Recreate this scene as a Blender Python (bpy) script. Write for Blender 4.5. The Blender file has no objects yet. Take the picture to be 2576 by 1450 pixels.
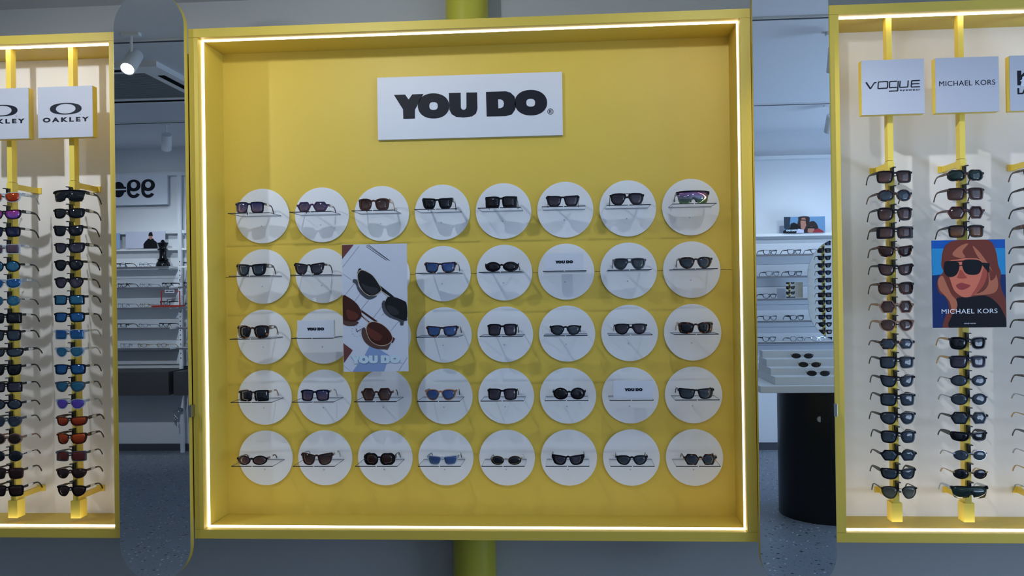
import bpy, bmesh, math, random
from mathutils import Vector, Matrix
random.seed(7)
C = bpy.context.scene.collection
SC = bpy.context.scene
PI = math.pi

# ------------------------------------------------------------------ camera
cam_d = bpy.data.cameras.new('camera'); cam = bpy.data.objects.new('camera', cam_d); C.objects.link(cam)
cam_d.sensor_width = 36.0; cam_d.lens = 2226.3 / 2576 * 36.0; cam_d.clip_start = .05
def _cam_matrix(yaw, pitch, roll, loc):
    cy, sy = math.cos(yaw), math.sin(yaw); cp, sp = math.cos(pitch), math.sin(pitch)
    f = Vector((sy*cp, cy*cp, sp)); r = Vector((cy, -sy, 0)); u = r.cross(f)
    r2 = math.cos(roll)*r + math.sin(roll)*u; u2 = -math.sin(roll)*r + math.cos(roll)*u
    return Matrix(((r2.x, u2.x, -f.x, loc[0]), (r2.y, u2.y, -f.y, loc[1]), (r2.z, u2.z, -f.z, loc[2]), (0, 0, 0, 1)))
cam.matrix_world = _cam_matrix(-.07236, .00322, -.01444, (.24396, -3.73644, 1.53678))
SC.camera = cam
# ------------------------------------------------------------------ world, exposure
SC.view_settings.view_transform = 'Standard'; SC.view_settings.look = 'None'
SC.view_settings.exposure = 0.0; SC.view_settings.gamma = 1.0; SC.view_settings.use_curve_mapping = False
W = bpy.data.worlds.new('daylight_sky'); SC.world = W; W.use_nodes = True
W.node_tree.nodes['Background'].inputs[0].default_value = (.55, .72, 1.0, 1)
W.node_tree.nodes['Background'].inputs[1].default_value = 1.0
# ------------------------------------------------------------------ daylight through the shop window, and an added ceiling uplight
def area_light(name, loc, rot, sx, sy, power, col):
    d = bpy.data.lights.new(name, 'AREA'); d.shape = 'RECTANGLE'; d.size = sx; d.size_y = sy; d.energy = power; d.color = col
    o = bpy.data.objects.new(name, d); C.objects.link(o); o.location = loc; o.rotation_euler = rot; return o
WINDOW_POWER = 45.0
area_light('window_daylight', (4.75, -2.5, 1.5), (0, PI/2, 0), 2.3, 3.3, WINDOW_POWER, (.50, .70, 1.0))
FILL_GLOW = 3.5
area_light('added_ceiling_uplight', (4.72, -2.5, .75), (0, PI*.80, 0), .9, 3.3, 75.0, (.62, .78, 1.0))  # added light, tilted upward to brighten the ceiling
SPOTS = [  # head position, aim point, watts, cone angle, colour
    ((-2.20, -1.08, 2.84), (-2.20, .20, 1.45), 38, 138, (.90, .95, 1.0), 'white track spotlight above the cabinet left of the left mirror'),
    ((-0.80, -1.08, 2.84), (-0.66, .25, 2.15), 25, 128, (.90, .96, 1.0), 'white track spotlight above the left half of the yellow disc wall'),
    ((0.32, -1.08, 2.84), (2.02, .20, 1.45), 62, 54, (.95, .97, 1.0), 'white track spotlight turned towards the cabinet right of the right mirror'),
    ((0.90, -1.08, 2.84), (0.70, .25, 2.10), 12, 112, (.88, .95, 1.0), 'white track spotlight above the right half of the yellow disc wall'),
    ((-3.20, -3.60, 2.84), (-3.85, -4.8, 1.2), 40, 84, (.92, .97, 1.0), 'white track spotlight in front of the eyeglass shelves behind the red display frame'),
    ((2.30, -3.60, 2.84), (2.30, -4.8, 1.3), 30, 96, (.82, .92, 1.0), 'added white track spotlight in front of the eyeglass shelves with the two-person poster'),  # added to light the reflected shelf wall on the right
    ((-3.10, -1.28, 2.84), (-3.90, -4.8, 1.45), 150, 50, (.94, .97, 1.0), 'added white track spotlight far left, turned towards the opposite shelves'),  # added lamp, brightens the left bays of the opposite shelves
    ((3.10, -1.28, 2.84), (2.35, -4.8, 1.45), 110, 50, (.86, .94, 1.0), 'added white track spotlight far right, turned towards the opposite shelves'),  # added lamp, brightens the right-hand shelves opposite
    ((1.75, -1.55, 2.84), (1.8, -2.5, .9), 10, 70, (.88, .95, 1.0), 'white track spotlight over the stepped sunglasses plinth'),
]

# ------------------------------------------------------------------ materials
def lin(c):
    return tuple(((x/255)/12.92 if x/255 <= .04045 else ((x/255+.055)/1.055)**2.4) for x in c) + (1,)
MATS = {}
def bsdf(m): return m.node_tree.nodes['Principled BSDF']
def mat(name, rgb, rough=.5, metal=0., spec=.5, noise=0., nscale=60., emit=None, estr=0., bump=0., coat=0.):
    if name in MATS: return MATS[name]
    m = bpy.data.materials.new(name); m.use_nodes = True; nt = m.node_tree; b = bsdf(m)
    b.inputs['Base Color'].default_value = lin(rgb); b.inputs['Roughness'].default_value = rough
    b.inputs['Metallic'].default_value = metal; b.inputs['Specular IOR Level'].default_value = spec
    b.inputs['Coat Weight'].default_value = coat
    if emit: b.inputs['Emission Color'].default_value = lin(emit); b.inputs['Emission Strength'].default_value = estr
    if noise or bump:
        tc = nt.nodes.new('ShaderNodeTexCoord'); n = nt.nodes.new('ShaderNodeTexNoise'); n.inputs['Scale'].default_value = nscale
        n.inputs['Detail'].default_value = 4; nt.links.new(tc.outputs['Object'], n.inputs['Vector'])
        if noise:
            mx = nt.nodes.new('ShaderNodeMix'); mx.data_type = 'RGBA'
            a = lin(rgb); mx.inputs['A'].default_value = tuple(x*(1-noise) for x in a[:3])+(1,)
            mx.inputs['B'].default_value = tuple(min(1, x*(1+noise)) for x in a[:3])+(1,)
            nt.links.new(n.outputs['Fac'], mx.inputs['Factor']); nt.links.new(mx.outputs['Result'], b.inputs['Base Color'])
        if bump:
            bp = nt.nodes.new('ShaderNodeBump'); bp.inputs['Strength'].default_value = bump; bp.inputs['Distance'].default_value = .001
            nt.links.new(n.outputs['Fac'], bp.inputs['Height']); nt.links.new(bp.outputs['Normal'], b.inputs['Normal'])
    MATS[name] = m; return m
def clear_mat(name, tint, alpha, rough=.02, body=(230, 235, 240), grad=None, metal=0.):
    """tinted clear plastic: alpha of body over tinted transparency; grad=(colour top, colour bottom, alpha top, alpha bottom) over object z"""
    if name in MATS: return MATS[name]
    m = bpy.data.materials.new(name); m.use_nodes = True; nt = m.node_tree; b = bsdf(m); out = nt.nodes['Material Output']
    b.inputs['Base Color'].default_value = lin(body); b.inputs['Roughness'].default_value = rough; b.inputs['Metallic'].default_value = metal
    tr = nt.nodes.new('ShaderNodeBsdfTransparent'); tr.inputs[0].default_value = lin(tint)
    mx = nt.nodes.new('ShaderNodeMixShader'); mx.inputs[0].default_value = alpha
    nt.links.new(tr.outputs[0], mx.inputs[1]); nt.links.new(b.outputs[0], mx.inputs[2]); nt.links.new(mx.outputs[0], out.inputs[0])
    if grad:
        tc = nt.nodes.new('ShaderNodeTexCoord'); sp = nt.nodes.new('ShaderNodeSeparateXYZ'); mr = nt.nodes.new('ShaderNodeMapRange')
        mr.inputs['From Min'].default_value = .045; mr.inputs['From Max'].default_value = .006
        nt.links.new(tc.outputs['Object'], sp.inputs[0]); nt.links.new(sp.outputs['Z'], mr.inputs['Value'])
        mc = nt.nodes.new('ShaderNodeMix'); mc.data_type = 'RGBA'; mc.inputs['A'].default_value = lin(grad[0]); mc.inputs['B'].default_value = lin(grad[1])
        nt.links.new(mr.outputs[0], mc.inputs['Factor']); nt.links.new(mc.outputs['Result'], b.inputs['Base Color']); nt.links.new(mc.outputs['Result'], tr.inputs[0])
        ma = nt.nodes.new('ShaderNodeMapRange'); ma.inputs['From Min'].default_value = 0; ma.inputs['From Max'].default_value = 1
        ma.inputs['To Min'].default_value = grad[2]; ma.inputs['To Max'].default_value = grad[3]
        nt.links.new(mr.outputs[0], ma.inputs['Value']); nt.links.new(ma.outputs[0], mx.inputs[0])
    MATS[name] = m; return m
def spotted(name, base, spot, scale=45, thr=.55, rough=.25):
    m = bpy.data.materials.new(name); m.use_nodes = True; nt = m.node_tree; b = bsdf(m); b.inputs['Roughness'].default_value = rough
    tc = nt.nodes.new('ShaderNodeTexCoord'); n = nt.nodes.new('ShaderNodeTexNoise'); n.inputs['Scale'].default_value = scale*2
    r = nt.nodes.new('ShaderNodeValToRGB'); r.color_ramp.elements[0].position = thr; r.color_ramp.elements[0].color = lin(base)
    r.color_ramp.elements[1].position = thr+.08; r.color_ramp.elements[1].color = lin(spot)
    nt.links.new(tc.outputs['Object'], n.inputs['Vector']); nt.links.new(n.outputs['Fac'], r.inputs[0]); nt.links.new(r.outputs[0], b.inputs['Base Color'])
    MATS[name] = m; return m

YEL = mat('yellow_lacquer', (214, 187, 74), .5, noise=.03, nscale=400, bump=.05)
YELP = mat('yellow_rod_metal', (240, 212, 86), .4)
WALL = mat('grey_wall_paint', (188, 191, 192), .8, noise=.02, nscale=30, bump=.1)
ROOMW = mat('white_wall_paint', (216, 220, 226), .8, noise=.02, nscale=20)
CEIL = mat('white_ceiling_paint', (226, 229, 234), .85, noise=.01)
BACKP = mat('white_back_panel', (240, 237, 234), .6, noise=.01)
DISC = mat('white_disc_lacquer', (222, 228, 236), .45)
BOARD = mat('white_sign_board', (208, 215, 228), .5)
BLACKP = mat('black_print', (18, 22, 36), .55, spec=.25)
BLK = mat('black_plastic', (10, 11, 14), .3)
WHT = mat('white_plastic', (225, 228, 230), .4)
TAG = mat('white_price_tag', (225, 225, 220), .5)
STEEL = mat('brushed_steel', (170, 172, 175), .3, metal=1.)
LED = mat('led_strip_glow', (255, 250, 235), .5, emit=(255, 242, 224), estr=5.0)
LEDS = mat('led_strip_warm_glow', (255, 250, 240), .5, emit=(255, 246, 237), estr=9.5)
MIRR = mat('mirror_silver', (222, 230, 236), .0, metal=1.)
DARKG = mat('dark_grey_laminate', (58, 58, 60), .5)
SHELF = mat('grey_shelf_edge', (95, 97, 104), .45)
ACR = clear_mat('clear_acrylic', (252, 253, 255), .045, body=(200, 210, 220))
ACRE = clear_mat('painted_edge_reflection', (50, 55, 65), .92, body=(30, 34, 44), rough=.15)  # dark reflection in the clear front edge, put into the tint
ACRB = clear_mat('faint_acrylic_edge', (205, 210, 218), .2, body=(96, 104, 118))
# eyewear frames
FR = dict(
    black=mat('black_acetate', (8, 8, 13), .25, spec=.35), navy=mat('navy_acetate', (12, 15, 34), .25, spec=.35),
    brown=mat('brown_acetate', (62, 36, 30), .25), tort=spotted('tortoiseshell_acetate', (30, 17, 14), (150, 84, 34), 40, .56),
    havana=spotted('speckled_havana_acetate', (20, 16, 18), (200, 190, 165), 42, .6),
    burg=spotted('burgundy_acetate', (48, 16, 24), (110, 52, 52), 60, .5),
    rose=mat('rose_brown_acetate', (120, 70, 62), .25), gold=mat('gold_metal', (190, 160, 110), .25, metal=1.),
    silver=mat('silver_metal', (170, 172, 178), .25, metal=1.), grey=mat('grey_acetate', (78, 84, 92), .25),
    clear=clear_mat('crystal_clear_acetate', (225, 232, 240), .35, body=(205, 215, 228)),
    smoke=clear_mat('smoky_clear_acetate', (150, 160, 165), .5, body=(110, 120, 126)),
    beige=clear_mat('beige_clear_acetate', (205, 180, 160), .55, body=(170, 140, 122)),
    blue=mat('blue_acetate', (36, 58, 110), .25), purple=mat('purple_rose_acetate', (70, 44, 84), .25),
    amber=mat('amber_striped_acetate', (150, 104, 74), .25, noise=.3, nscale=90), wht=WHT)
def lens(name, top, bot=None, a=.86, a2=None, metal=0., body=None):
    if not metal: top = tuple(int(c*.85) for c in top); bot = tuple(int(c*.78) for c in (bot or top)); a2 = (a2 or a)+.06
    return clear_mat(name, top, a, body=body or top, grad=(top, bot or top, a, a if a2 is None else a2), metal=metal, rough=.04)
LN = dict(
    grey=lens('dark_grey_lens', (34, 37, 46)), slate=lens('slate_gradient_lens', (40, 46, 60), (92, 108, 122), .85, .7),
    navy=lens('navy_gradient_lens', (40, 50, 98), (142, 120, 138), .85, .75), blue=lens('blue_gradient_lens', (44, 72, 142), (92, 132, 190), .85, .75),
    brown=lens('brown_lens', (62, 38, 34)), brgrad=lens('brown_gradient_lens', (50, 34, 34), (128, 98, 92), .86, .72),
    violet=lens('violet_grey_lens', (42, 38, 58), (100, 96, 112), .86, .75),
    green=lens('green_lens', (34, 58, 54)), amber=lens('amber_gradient_lens', (58, 46, 46), (176, 122, 88), .85, .7),
    sand=lens('yellow_grey_gradient_lens', (70, 72, 66), (160, 158, 134), .8, .6),
    bluem=lens('blue_mirror_lens', (26, 72, 132), (44, 104, 150), .95, .95, metal=.3), teal=lens('teal_mirror_lens', (32, 92, 120), (60, 120, 150), .92, .92, metal=.3),
    orange=lens('orange_mirror_lens', (196, 80, 26), (150, 44, 24), .95, .95, metal=.4), red=lens('red_brown_lens', (110, 40, 34), (128, 52, 44), .88),
    pink=lens('pink_mirror_lens', (170, 60, 130), (120, 80, 170), .9, .9, metal=.3), mauve=lens('mauve_lens', (120, 96, 116), None, .7),
    purple=lens('purple_mirror_lens', (78, 62, 160), (110, 84, 190), .92, .92, metal=.3), ink=lens('ink_blue_lens', (26, 30, 62), (40, 50, 84), .88),
    pastel=lens('pastel_mirror_lens', (150, 120, 176), (120, 160, 130), .95, .95, metal=.75),
    clear=clear_mat('clear_demo_lens', (252, 253, 255), .06, body=(190, 200, 210)))

# ------------------------------------------------------------------ mesh helpers
def new_obj(name, me, m, parent=None):
    o = bpy.data.objects.new(name, me); C.objects.link(o)
    if m and not me.materials: me.materials.append(m)
    if parent: o.parent = parent
    return o
def bm_obj(name, bm, m, parent=None, smooth=False):
    me = bpy.data.meshes.new(name); bmesh.ops.recalc_face_normals(bm, faces=bm.faces[:]); bm.to_mesh(me); bm.free()
    if smooth:
        for p in me.polygons: p.use_smooth = True
        try: me.set_sharp_from_angle(angle=math.radians(40))
        except Exception: pass
    return new_obj(name, me, m, parent)
def bx(bm, x0, x1, y0, y1, z0, z1):
    vs = [bm.verts.new((x, y, z)) for z in (z0, z1) for y in (y0, y1) for x in (x0, x1)]
    for f in ((0,1,3,2),(4,6,7,5),(0,4,5,1),(2,3,7,6),(0,2,6,4),(1,5,7,3)): bm.faces.new([vs[i] for i in f])
    return vs
def box(name, x0, x1, y0, y1, z0, z1, m, parent=None, bevel=0.):
    bm = bmesh.new(); bx(bm, x0, x1, y0, y1, z0, z1)
    if bevel: bmesh.ops.bevel(bm, geom=bm.edges[:], offset=bevel, segments=2, affect='EDGES', profile=.6)
    return bm_obj(name, bm, m, parent)
def lathe(name, prof, m, parent=None, seg=40, loc=(0,0,0), axis='Z', smooth=True, sy=1.):
    bm = bmesh.new(); rings = []
    for r, z in prof:
        if r < 1e-6: rings.append([bm.verts.new((0, 0, z))]); continue
        rings.append([bm.verts.new((r*math.cos(2*PI*i/seg), sy*r*math.sin(2*PI*i/seg), z)) for i in range(seg)])
    for a, b in zip(rings, rings[1:]):
        for i in range(seg):
            j = (i+1) % seg
            if len(a) == 1 and len(b) == 1: continue
            if len(a) == 1: bm.faces.new((a[0], b[i], b[j]))
            elif len(b) == 1: bm.faces.new((a[i], a[j], b[0]))
            else: bm.faces.new((a[i], a[j], b[j], b[i]))
    if axis == 'Y': bmesh.ops.rotate(bm, verts=bm.verts, matrix=Matrix.Rotation(PI/2, 3, 'X'))
    bmesh.ops.translate(bm, verts=bm.verts, vec=loc)
    return bm_obj(name, bm, m, parent, smooth)
def tube(bm, pts, r, seg=8, flat=1.):
    pts = [Vector(p) for p in pts]; rings = []
    for i, p in enumerate(pts):
        t = (pts[min(i+1, len(pts)-1)] - pts[max(i-1, 0)]).normalized()
        a = t.cross(Vector((0, 0, 1)))
        if a.length < .05: a = t.cross(Vector((1, 0, 0)))
        a.normalize(); b = a.cross(t).normalized()
        rr = r[i] if isinstance(r, (list, tuple)) else r
        rings.append([bm.verts.new(p + a*rr*math.cos(2*PI*k/seg) + b*rr*flat*math.sin(2*PI*k/seg)) for k in range(seg)])
    for a, b in zip(rings, rings[1:]):
        for k in range(seg): bm.faces.new((a[k], a[(k+1) % seg], b[(k+1) % seg], b[k]))
    bm.faces.new(rings[0]); bm.faces.new(rings[-1])
def rect_sweep(bm, pts, hw, hz):
    """rectangular section sweep; hw half widths (x/normal), hz half heights, per point; pts list of Vector with (x,y,z)"""
    rings = []
    for i, p in enumerate(pts):
        t = (pts[min(i+1, len(pts)-1)] - pts[max(i-1, 0)]).normalized()
        a = Vector((1, 0, 0)); b = a.cross(t).normalized()
        w = hw[i] if isinstance(hw, (list, tuple)) else hw; h = hz[i] if isinstance(hz, (list, tuple)) else hz
        rings.append([bm.verts.new(p + a*s1*w + b*s2*h) for s1, s2 in ((-1,-1),(1,-1),(1,1),(-1,1))])
    for a, b in zip(rings, rings[1:]):
        for k in range(4): bm.faces.new((a[k], a[(k+1) % 4], b[(k+1) % 4], b[k]))
    bm.faces.new(rings[0]); bm.faces.new(rings[-1])
def smooth_closed(pts, n=4):
    out = []; N = len(pts)
    for i in range(N):
        p0, p1, p2, p3 = pts[i-1], pts[i], pts[(i+1) % N], pts[(i+2) % N]
        for k in range(n):
            t = k/n
            out.append(tuple(.5*((2*p1[j]) + (-p0[j]+p2[j])*t + (2*p0[j]-5*p1[j]+4*p2[j]-p3[j])*t*t + (-p0[j]+3*p1[j]-3*p2[j]+p3[j])*t**3) for j in (0, 1)))
    return out
def curve_mesh(name, splines, thick):
    """filled flat shape with holes in the XZ plane, front at y=-thick, back at y=0"""
    cu = bpy.data.curves.new(name, 'CURVE'); cu.dimensions = '2D'; cu.fill_mode = 'BOTH'; cu.extrude = thick/2
    for pts in splines:
        s = cu.splines.new('POLY'); s.points.add(len(pts)-1); s.use_cyclic_u = True
        for q, p in zip(s.points, pts): q.co = (p[0], p[1], 0, 1)
    o = bpy.data.objects.new('tmp', cu); C.objects.link(o)
    dg = bpy.context.evaluated_depsgraph_get(); me = bpy.data.meshes.new_from_object(o.evaluated_get(dg))
    bpy.data.objects.remove(o); bpy.data.curves.remove(cu)
    me.transform(Matrix.Translation((0, -thick/2, 0)) @ Matrix.Rotation(PI/2, 4, 'X')); me.name = name
    return me
def flat(name, splines, thick, m, parent=None, loc=(0,0,0), rz=0.):
    if splines and not isinstance(splines[0][0], (tuple, list)): splines = [splines]
    o = new_obj(name, curve_mesh(name, splines, thick), m, parent); o.location = loc; o.rotation_euler.z = rz; return o
def text_mesh(body, w, h, thick=.0004, bold=0., spacing=1.):
    cu = bpy.data.curves.new('t', 'FONT'); cu.body = body; cu.size = 1; cu.offset = bold; cu.extrude = .01; cu.space_character = spacing
    o = bpy.data.objects.new('tmp', cu); C.objects.link(o)
    dg = bpy.context.evaluated_depsgraph_get(); me = bpy.data.meshes.new_from_object(o.evaluated_get(dg))
    bpy.data.objects.remove(o); bpy.data.curves.remove(cu)
    xs = [v.co.x for v in me.vertices]; ys = [v.co.y for v in me.vertices]
    x0, x1, y0, y1 = min(xs), max(xs), min(ys), max(ys)
    me.transform(Matrix.Translation((0, -thick/2, 0)) @ Matrix.Rotation(PI/2, 4, 'X') @ Matrix.Diagonal((w/(x1-x0), h/(y1-y0), thick/.02, 1)) @ Matrix.Translation((-(x0+x1)/2, -(y0+y1)/2, 0)))
    return me
def text(name, body, x, y, z, w, h, m, parent=None, bold=0., spacing=1., rz=0.):
    o = new_obj(name, text_mesh(body, w, h, bold=bold, spacing=spacing), m, parent); o.location = (x, y, z); o.rotation_euler.z = rz; return o

LABELS = {}
def tag(o, label, cat, group=None):
    n = len(label.replace('-', ' ').split())
    if n > 16: n = len(label.split())
    if n < 4 or n > 16: print('LABEL LENGTH', n, label)
    if label in LABELS: print('DUPLICATE LABEL', label)
    LABELS[label] = 1
    o['label'] = label; o['category'] = cat
    if group: o['group'] = group
    return o
def thing(name, label, cat, loc=(0,0,0), rz=0., group=None):
    o = bpy.data.objects.new(name, None); C.objects.link(o); o.empty_display_size = .05
    o.location = loc; o.rotation_euler.z = rz; return tag(o, label, cat, group)
def struct(o): o['kind'] = 'structure'; return o
ORD = ['', 'first', 'second', 'third', 'fourth', 'fifth', 'sixth', 'seventh', 'eighth', 'ninth', 'tenth', 'eleventh', 'twelfth', 'thirteenth', 'fourteenth', 'fifteenth', 'sixteenth', 'seventeenth', 'eighteenth']

# ------------------------------------------------------------------ room shell
XL, XR, YB, YW, ZC = -5.3, 4.6, -4.85, .55, 3.0
def terrazzo():
    m = mat('speckled_terrazzo', (96, 104, 116), .45); nt = m.node_tree; b = bsdf(m)
    tc = nt.nodes.new('ShaderNodeTexCoord'); base = None
    n0 = nt.nodes.new('ShaderNodeTexNoise'); n0.inputs['Scale'].default_value = 3; nt.links.new(tc.outputs['Object'], n0.inputs['Vector'])
    mx = nt.nodes.new('ShaderNodeMix'); mx.data_type = 'RGBA'; mx.inputs['A'].default_value = lin((116, 125, 138)); mx.inputs['B'].default_value = lin((132, 139, 149))
    nt.links.new(n0.outputs['Fac'], mx.inputs['Factor']); prev = mx.outputs['Result']
    for scale, thr, col in ((17, .16, (50, 55, 66)), (24, .15, (205, 210, 214)), (42, .2, (84, 92, 106)), (9, .10, (36, 42, 50))):
        v = nt.nodes.new('ShaderNodeTexVoronoi'); v.inputs['Scale'].default_value = scale; nt.links.new(tc.outputs['Object'], v.inputs['Vector'])
        r = nt.nodes.new('ShaderNodeMath'); r.operation = 'LESS_THAN'; r.inputs[1].default_value = thr; nt.links.new(v.outputs['Distance'], r.inputs[0])
        k = nt.nodes.new('ShaderNodeMix'); k.data_type = 'RGBA'; k.inputs['B'].default_value = lin(col)
        nt.links.new(r.outputs[0], k.inputs['Factor']); nt.links.new(prev, k.inputs['A']); prev = k.outputs['Result']
    nt.links.new(prev, b.inputs['Base Color']); return m
struct(box('floor', XL-.1, XR+.1, YB-.1, YW+.1, -.1, 0, terrazzo()))
struct(box('ceiling', XL-.1, XR+.1, YB-.1, YW+.1, ZC, ZC+.1, CEIL))
struct(box('wall_front', XL-.1, XR+.1, YW, YW+.1, 0, ZC, WALL))
struct(box('wall_back', XL-.1, XR+.1, YB-.1, YB, 0, ZC, ROOMW))
struct(box('wall_left', XL-.1, XL, YB, YW, 0, ZC, ROOMW))
bm = bmesh.new()
bx(bm, XR, XR+.1, YB, YW, 0, .3); bx(bm, XR, XR+.1, YB, YW, 2.7, ZC); bx(bm, XR, XR+.1, YB, -4.2, .3, 2.7); bx(bm, XR, XR+.1, -.8, YW, .3, 2.7)
struct(bm_obj('wall_right', bm, ROOMW))
w1 = struct(box('window_1', XR+.03, XR+.07, -4.2, -.8, .3, .36, WHT))
bm = bmesh.new(); bx(bm, XR+.03, XR+.07, -4.2, -.8, 2.64, 2.7); [bx(bm, XR+.03, XR+.07, y-.03, y+.03, .36, 2.64) for y in (-4.17, -2.5, -.83)]
bm_obj('window_frame', bm, WHT, w1)
box('window_pane', XR+.045, XR+.055, -4.14, -.86, .36, 2.64, LN['clear'], w1)
struct(box('baseboard_back', XL, XR, YB, YB+.012, 0, .07, mat('dark_skirting', (70, 74, 82), .5)))
struct(box('baseboard_front', XL, XR, YW-.012, YW, 0, .07, MATS['dark_skirting']))
# two recessed lighting channels across the ceiling
for n, (ya, yb_) in enumerate(((-1.20, -1.36), (-3.50, -3.72)), 1):
    t = struct(box('trim_%d' % n, XL, XR, yb_, ya, ZC-.012, ZC, CEIL))
    box('channel_slot', XL+.05, XR-.05, ya-.028, ya-.008, ZC-.014, ZC-.004, mat('dark_channel', (52, 58, 64), .6), t)
# ------------------------------------------------------------------ lamps
def spotlight(pos, aim, watts, ang, col, label, i):
    t = thing('track_spotlight', label, 'spotlight', pos, 0, 'white spotlights hanging from the ceiling channels')
    d = (Vector(aim)-Vector(pos)).normalized(); q = d.to_track_quat('-Z', 'Y')
    bm = bmesh.new(); tube(bm, [(0, 0, .16), (0, 0, .03)], .008); bx(bm, -.05, .05, -.018, .018, .142, .16)
    bm_obj('mounting_stem', bm, WHT, t)
    hd = lathe('lamp_head', [(0, .075), (.038, .075), (.042, .07), (.042, -.07), (.036, -.07), (.034, -.045), (0, -.045)], WHT, t, 32)
    hd.rotation_mode = 'QUATERNION'; hd.rotation_quaternion = q
    ln = lathe('lamp_lens', [(0, -.046), (.034, -.046), (.034, -.049), (0, -.049)], mat('spot_lamp_glow', (255, 255, 255), .5, emit=(225, 238, 255), estr=60.), hd, 24)
    L = bpy.data.lights.new('lamp_light', 'SPOT'); L.energy = watts; L.spot_size = math.radians(ang); L.spot_blend = .85; L.color = col; L.shadow_soft_size = .022
    lo = bpy.data.objects.new('lamp_light', L); C.objects.link(lo); lo.parent = hd; lo.location = (0, 0, -.075)
for i, s in enumerate(SPOTS): spotlight(*s, i)
for x, y, lab in ((-0.9, -3.0, 'added flat square ceiling light behind the camera, nearer the left mirror'), (1.0, -3.0, 'added flat square ceiling light behind the camera, nearer the right mirror'), (-3.9, -2.4, 'added flat square ceiling light near the left wall')):  # added fill panels that lift the room's soft ambient light
    t = thing('added_fill_panel', lab, 'added ceiling light', (x, y, ZC-.03), 0, 'added flat fill lights')
    box('fill_panel_housing', -.32, .32, -.32, .32, 0, .03, WHT, t); box('fill_panel_face', -.30, .30, -.30, .30, -.004, -.0002, mat('added_fill_glow', (255, 255, 255), .5, emit=(205, 225, 255), estr=FILL_GLOW), t)

# ------------------------------------------------------------------ yellow display cabinets
CY0, CY1, ZI0, ZI1, ZO0, ZO1 = 0., .276, .519, 2.659, .480, 2.697
def cabinet(xo0, xi0, xi1, xo1, label, central):
    t = thing('display_cabinet', label, 'display cabinet', ((xo0+xo1)/2, .15, ZO0))
    t_inv = t.location.copy()
    def part(name, *a, **k):
        o = box(name, *a, m=k.get('m', YEL), parent=t, bevel=k.get('bevel', 0)); o.location = -t_inv; return o
    part('top_panel', xo0, xo1, CY0, CY1+.03, ZI1, ZO1, bevel=.0008); part('bottom_panel', xo0, xo1, CY0, CY1+.03, ZO0, ZI0, bevel=.0008)
    for a, b in ((xo0, xi0), (xi1, xo1)): part('side_panel', a, b, CY0, CY1+.03, ZI0+.0008, ZI1-.0008, bevel=.0008)
    if central:
        part('back_panel', xi0, xi1, CY1, CY1+.02, ZI0, 1.6175); part('back_panel', xi0, xi1, CY1, CY1+.02, 1.6193, ZI1)
    else: part('back_panel', xi0, xi1, CY1, CY1+.02, ZI0, ZI1, m=BACKP)
    for x in (xi0+.2, xi1-.2): part('wall_bracket', x-.03, x+.03, CY1+.02, YW-.0205, ZI0+.3, ZI1-.3, m=DARKG)
    y0, y1, h = .041, .060, .0042; LM = LED if central else LEDS
    part('led_strip', xi0+.002, xi1-.002, y0, y1, ZI1-h, ZI1-.0005, m=LM); part('led_strip', xi0+.002, xi1-.002, y0, y1, ZI0+.0005, ZI0+h, m=LM)
    if central:
        part('led_strip', xi0+.0005, xi0+h, y0, y1, ZI0+h, ZI1-h, m=LED); part('led_strip', xi1-h, xi1-.0005, y0, y1, ZI0+h, ZI1-h, m=LED)
    return t
cabinet(-1.4230, -1.3829, .9386, .9812, 'large yellow backlit cabinet holding the grid of white discs', True)
cabinet(-2.80, -2.76, -1.7830, -1.7430, 'yellow cabinet with pale back left of the left mirror', False)
cabinet(1.3000, 1.3400, 3.56, 3.60, 'yellow cabinet with pale back right of the right mirror', False)
# yellow column behind the central cabinet
tag(lathe('round_column', [(0, 0), (.1015, 0), (.1015, 3.0), (0, 3.0)], mat('yellow_column_paint', (196, 190, 62), .35), seg=64, loc=(-.2555, .4475, 0)),
    'round yellow column rising behind the large central cabinet', 'column')
# ------------------------------------------------------------------ pill shaped mirrors
def pill(x0, x1, z0, z1, inset=0., n=28):
    r = (x1-x0)/2 - inset; cx = (x0+x1)/2; a = z1-(x1-x0)/2; b = z0+(x1-x0)/2
    return [(cx+r*math.cos(PI*i/n), a+r*math.sin(PI*i/n)) for i in range(n+1)] + [(cx+r*math.cos(PI+PI*i/n), b+r*math.sin(PI+PI*i/n)) for i in range(n+1)]
def pill_mirror(x0, x1, z0, z1, label, hx, hz):
    t = thing('pill_mirror', label, 'mirror', ((x0+x1)/2, 0, z0))
    o = flat('backing_board', [pill(x0, x1, z0, z1)], .031, YEL, t); o.location = (-(x0+x1)/2, -.0005, -z0)
    o = flat('mirror_glass', [pill(x0, x1, z0, z1, .0005)], .0035, MIRR, t); o.location = (-(x0+x1)/2, -.0317, -z0)
    o = flat('glass_rim', [pill(x0, x1, z0, z1, -.0003), pill(x0, x1, z0, z1, .0006)], .0032, mat('greenish_glass_edge', (150, 165, 140), .15), t); o.location = (-(x0+x1)/2, -.0317, -z0)
    o = box('hinge_plate', hx-.006, hx+.006, -.040, -.002, hz-.026, hz+.026, STEEL, t, .001); o.location = (-(x0+x1)/2, 0, -z0)
    o = box('support_post', (x0+x1)/2-.05, (x0+x1)/2+.05, 0, YW, z0+.2, z1-.2, YEL, t); o.location = (-(x0+x1)/2, 0, -z0)
pill_mirror(-1.7415, -1.4275, .305, 2.857, 'tall pill-shaped mirror left of the large yellow cabinet', -1.4205, 1.038)
pill_mirror(.983, 1.2895, .290, 2.90, 'tall pill-shaped mirror right of the large yellow cabinet', 1.2935, 1.030)

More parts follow.
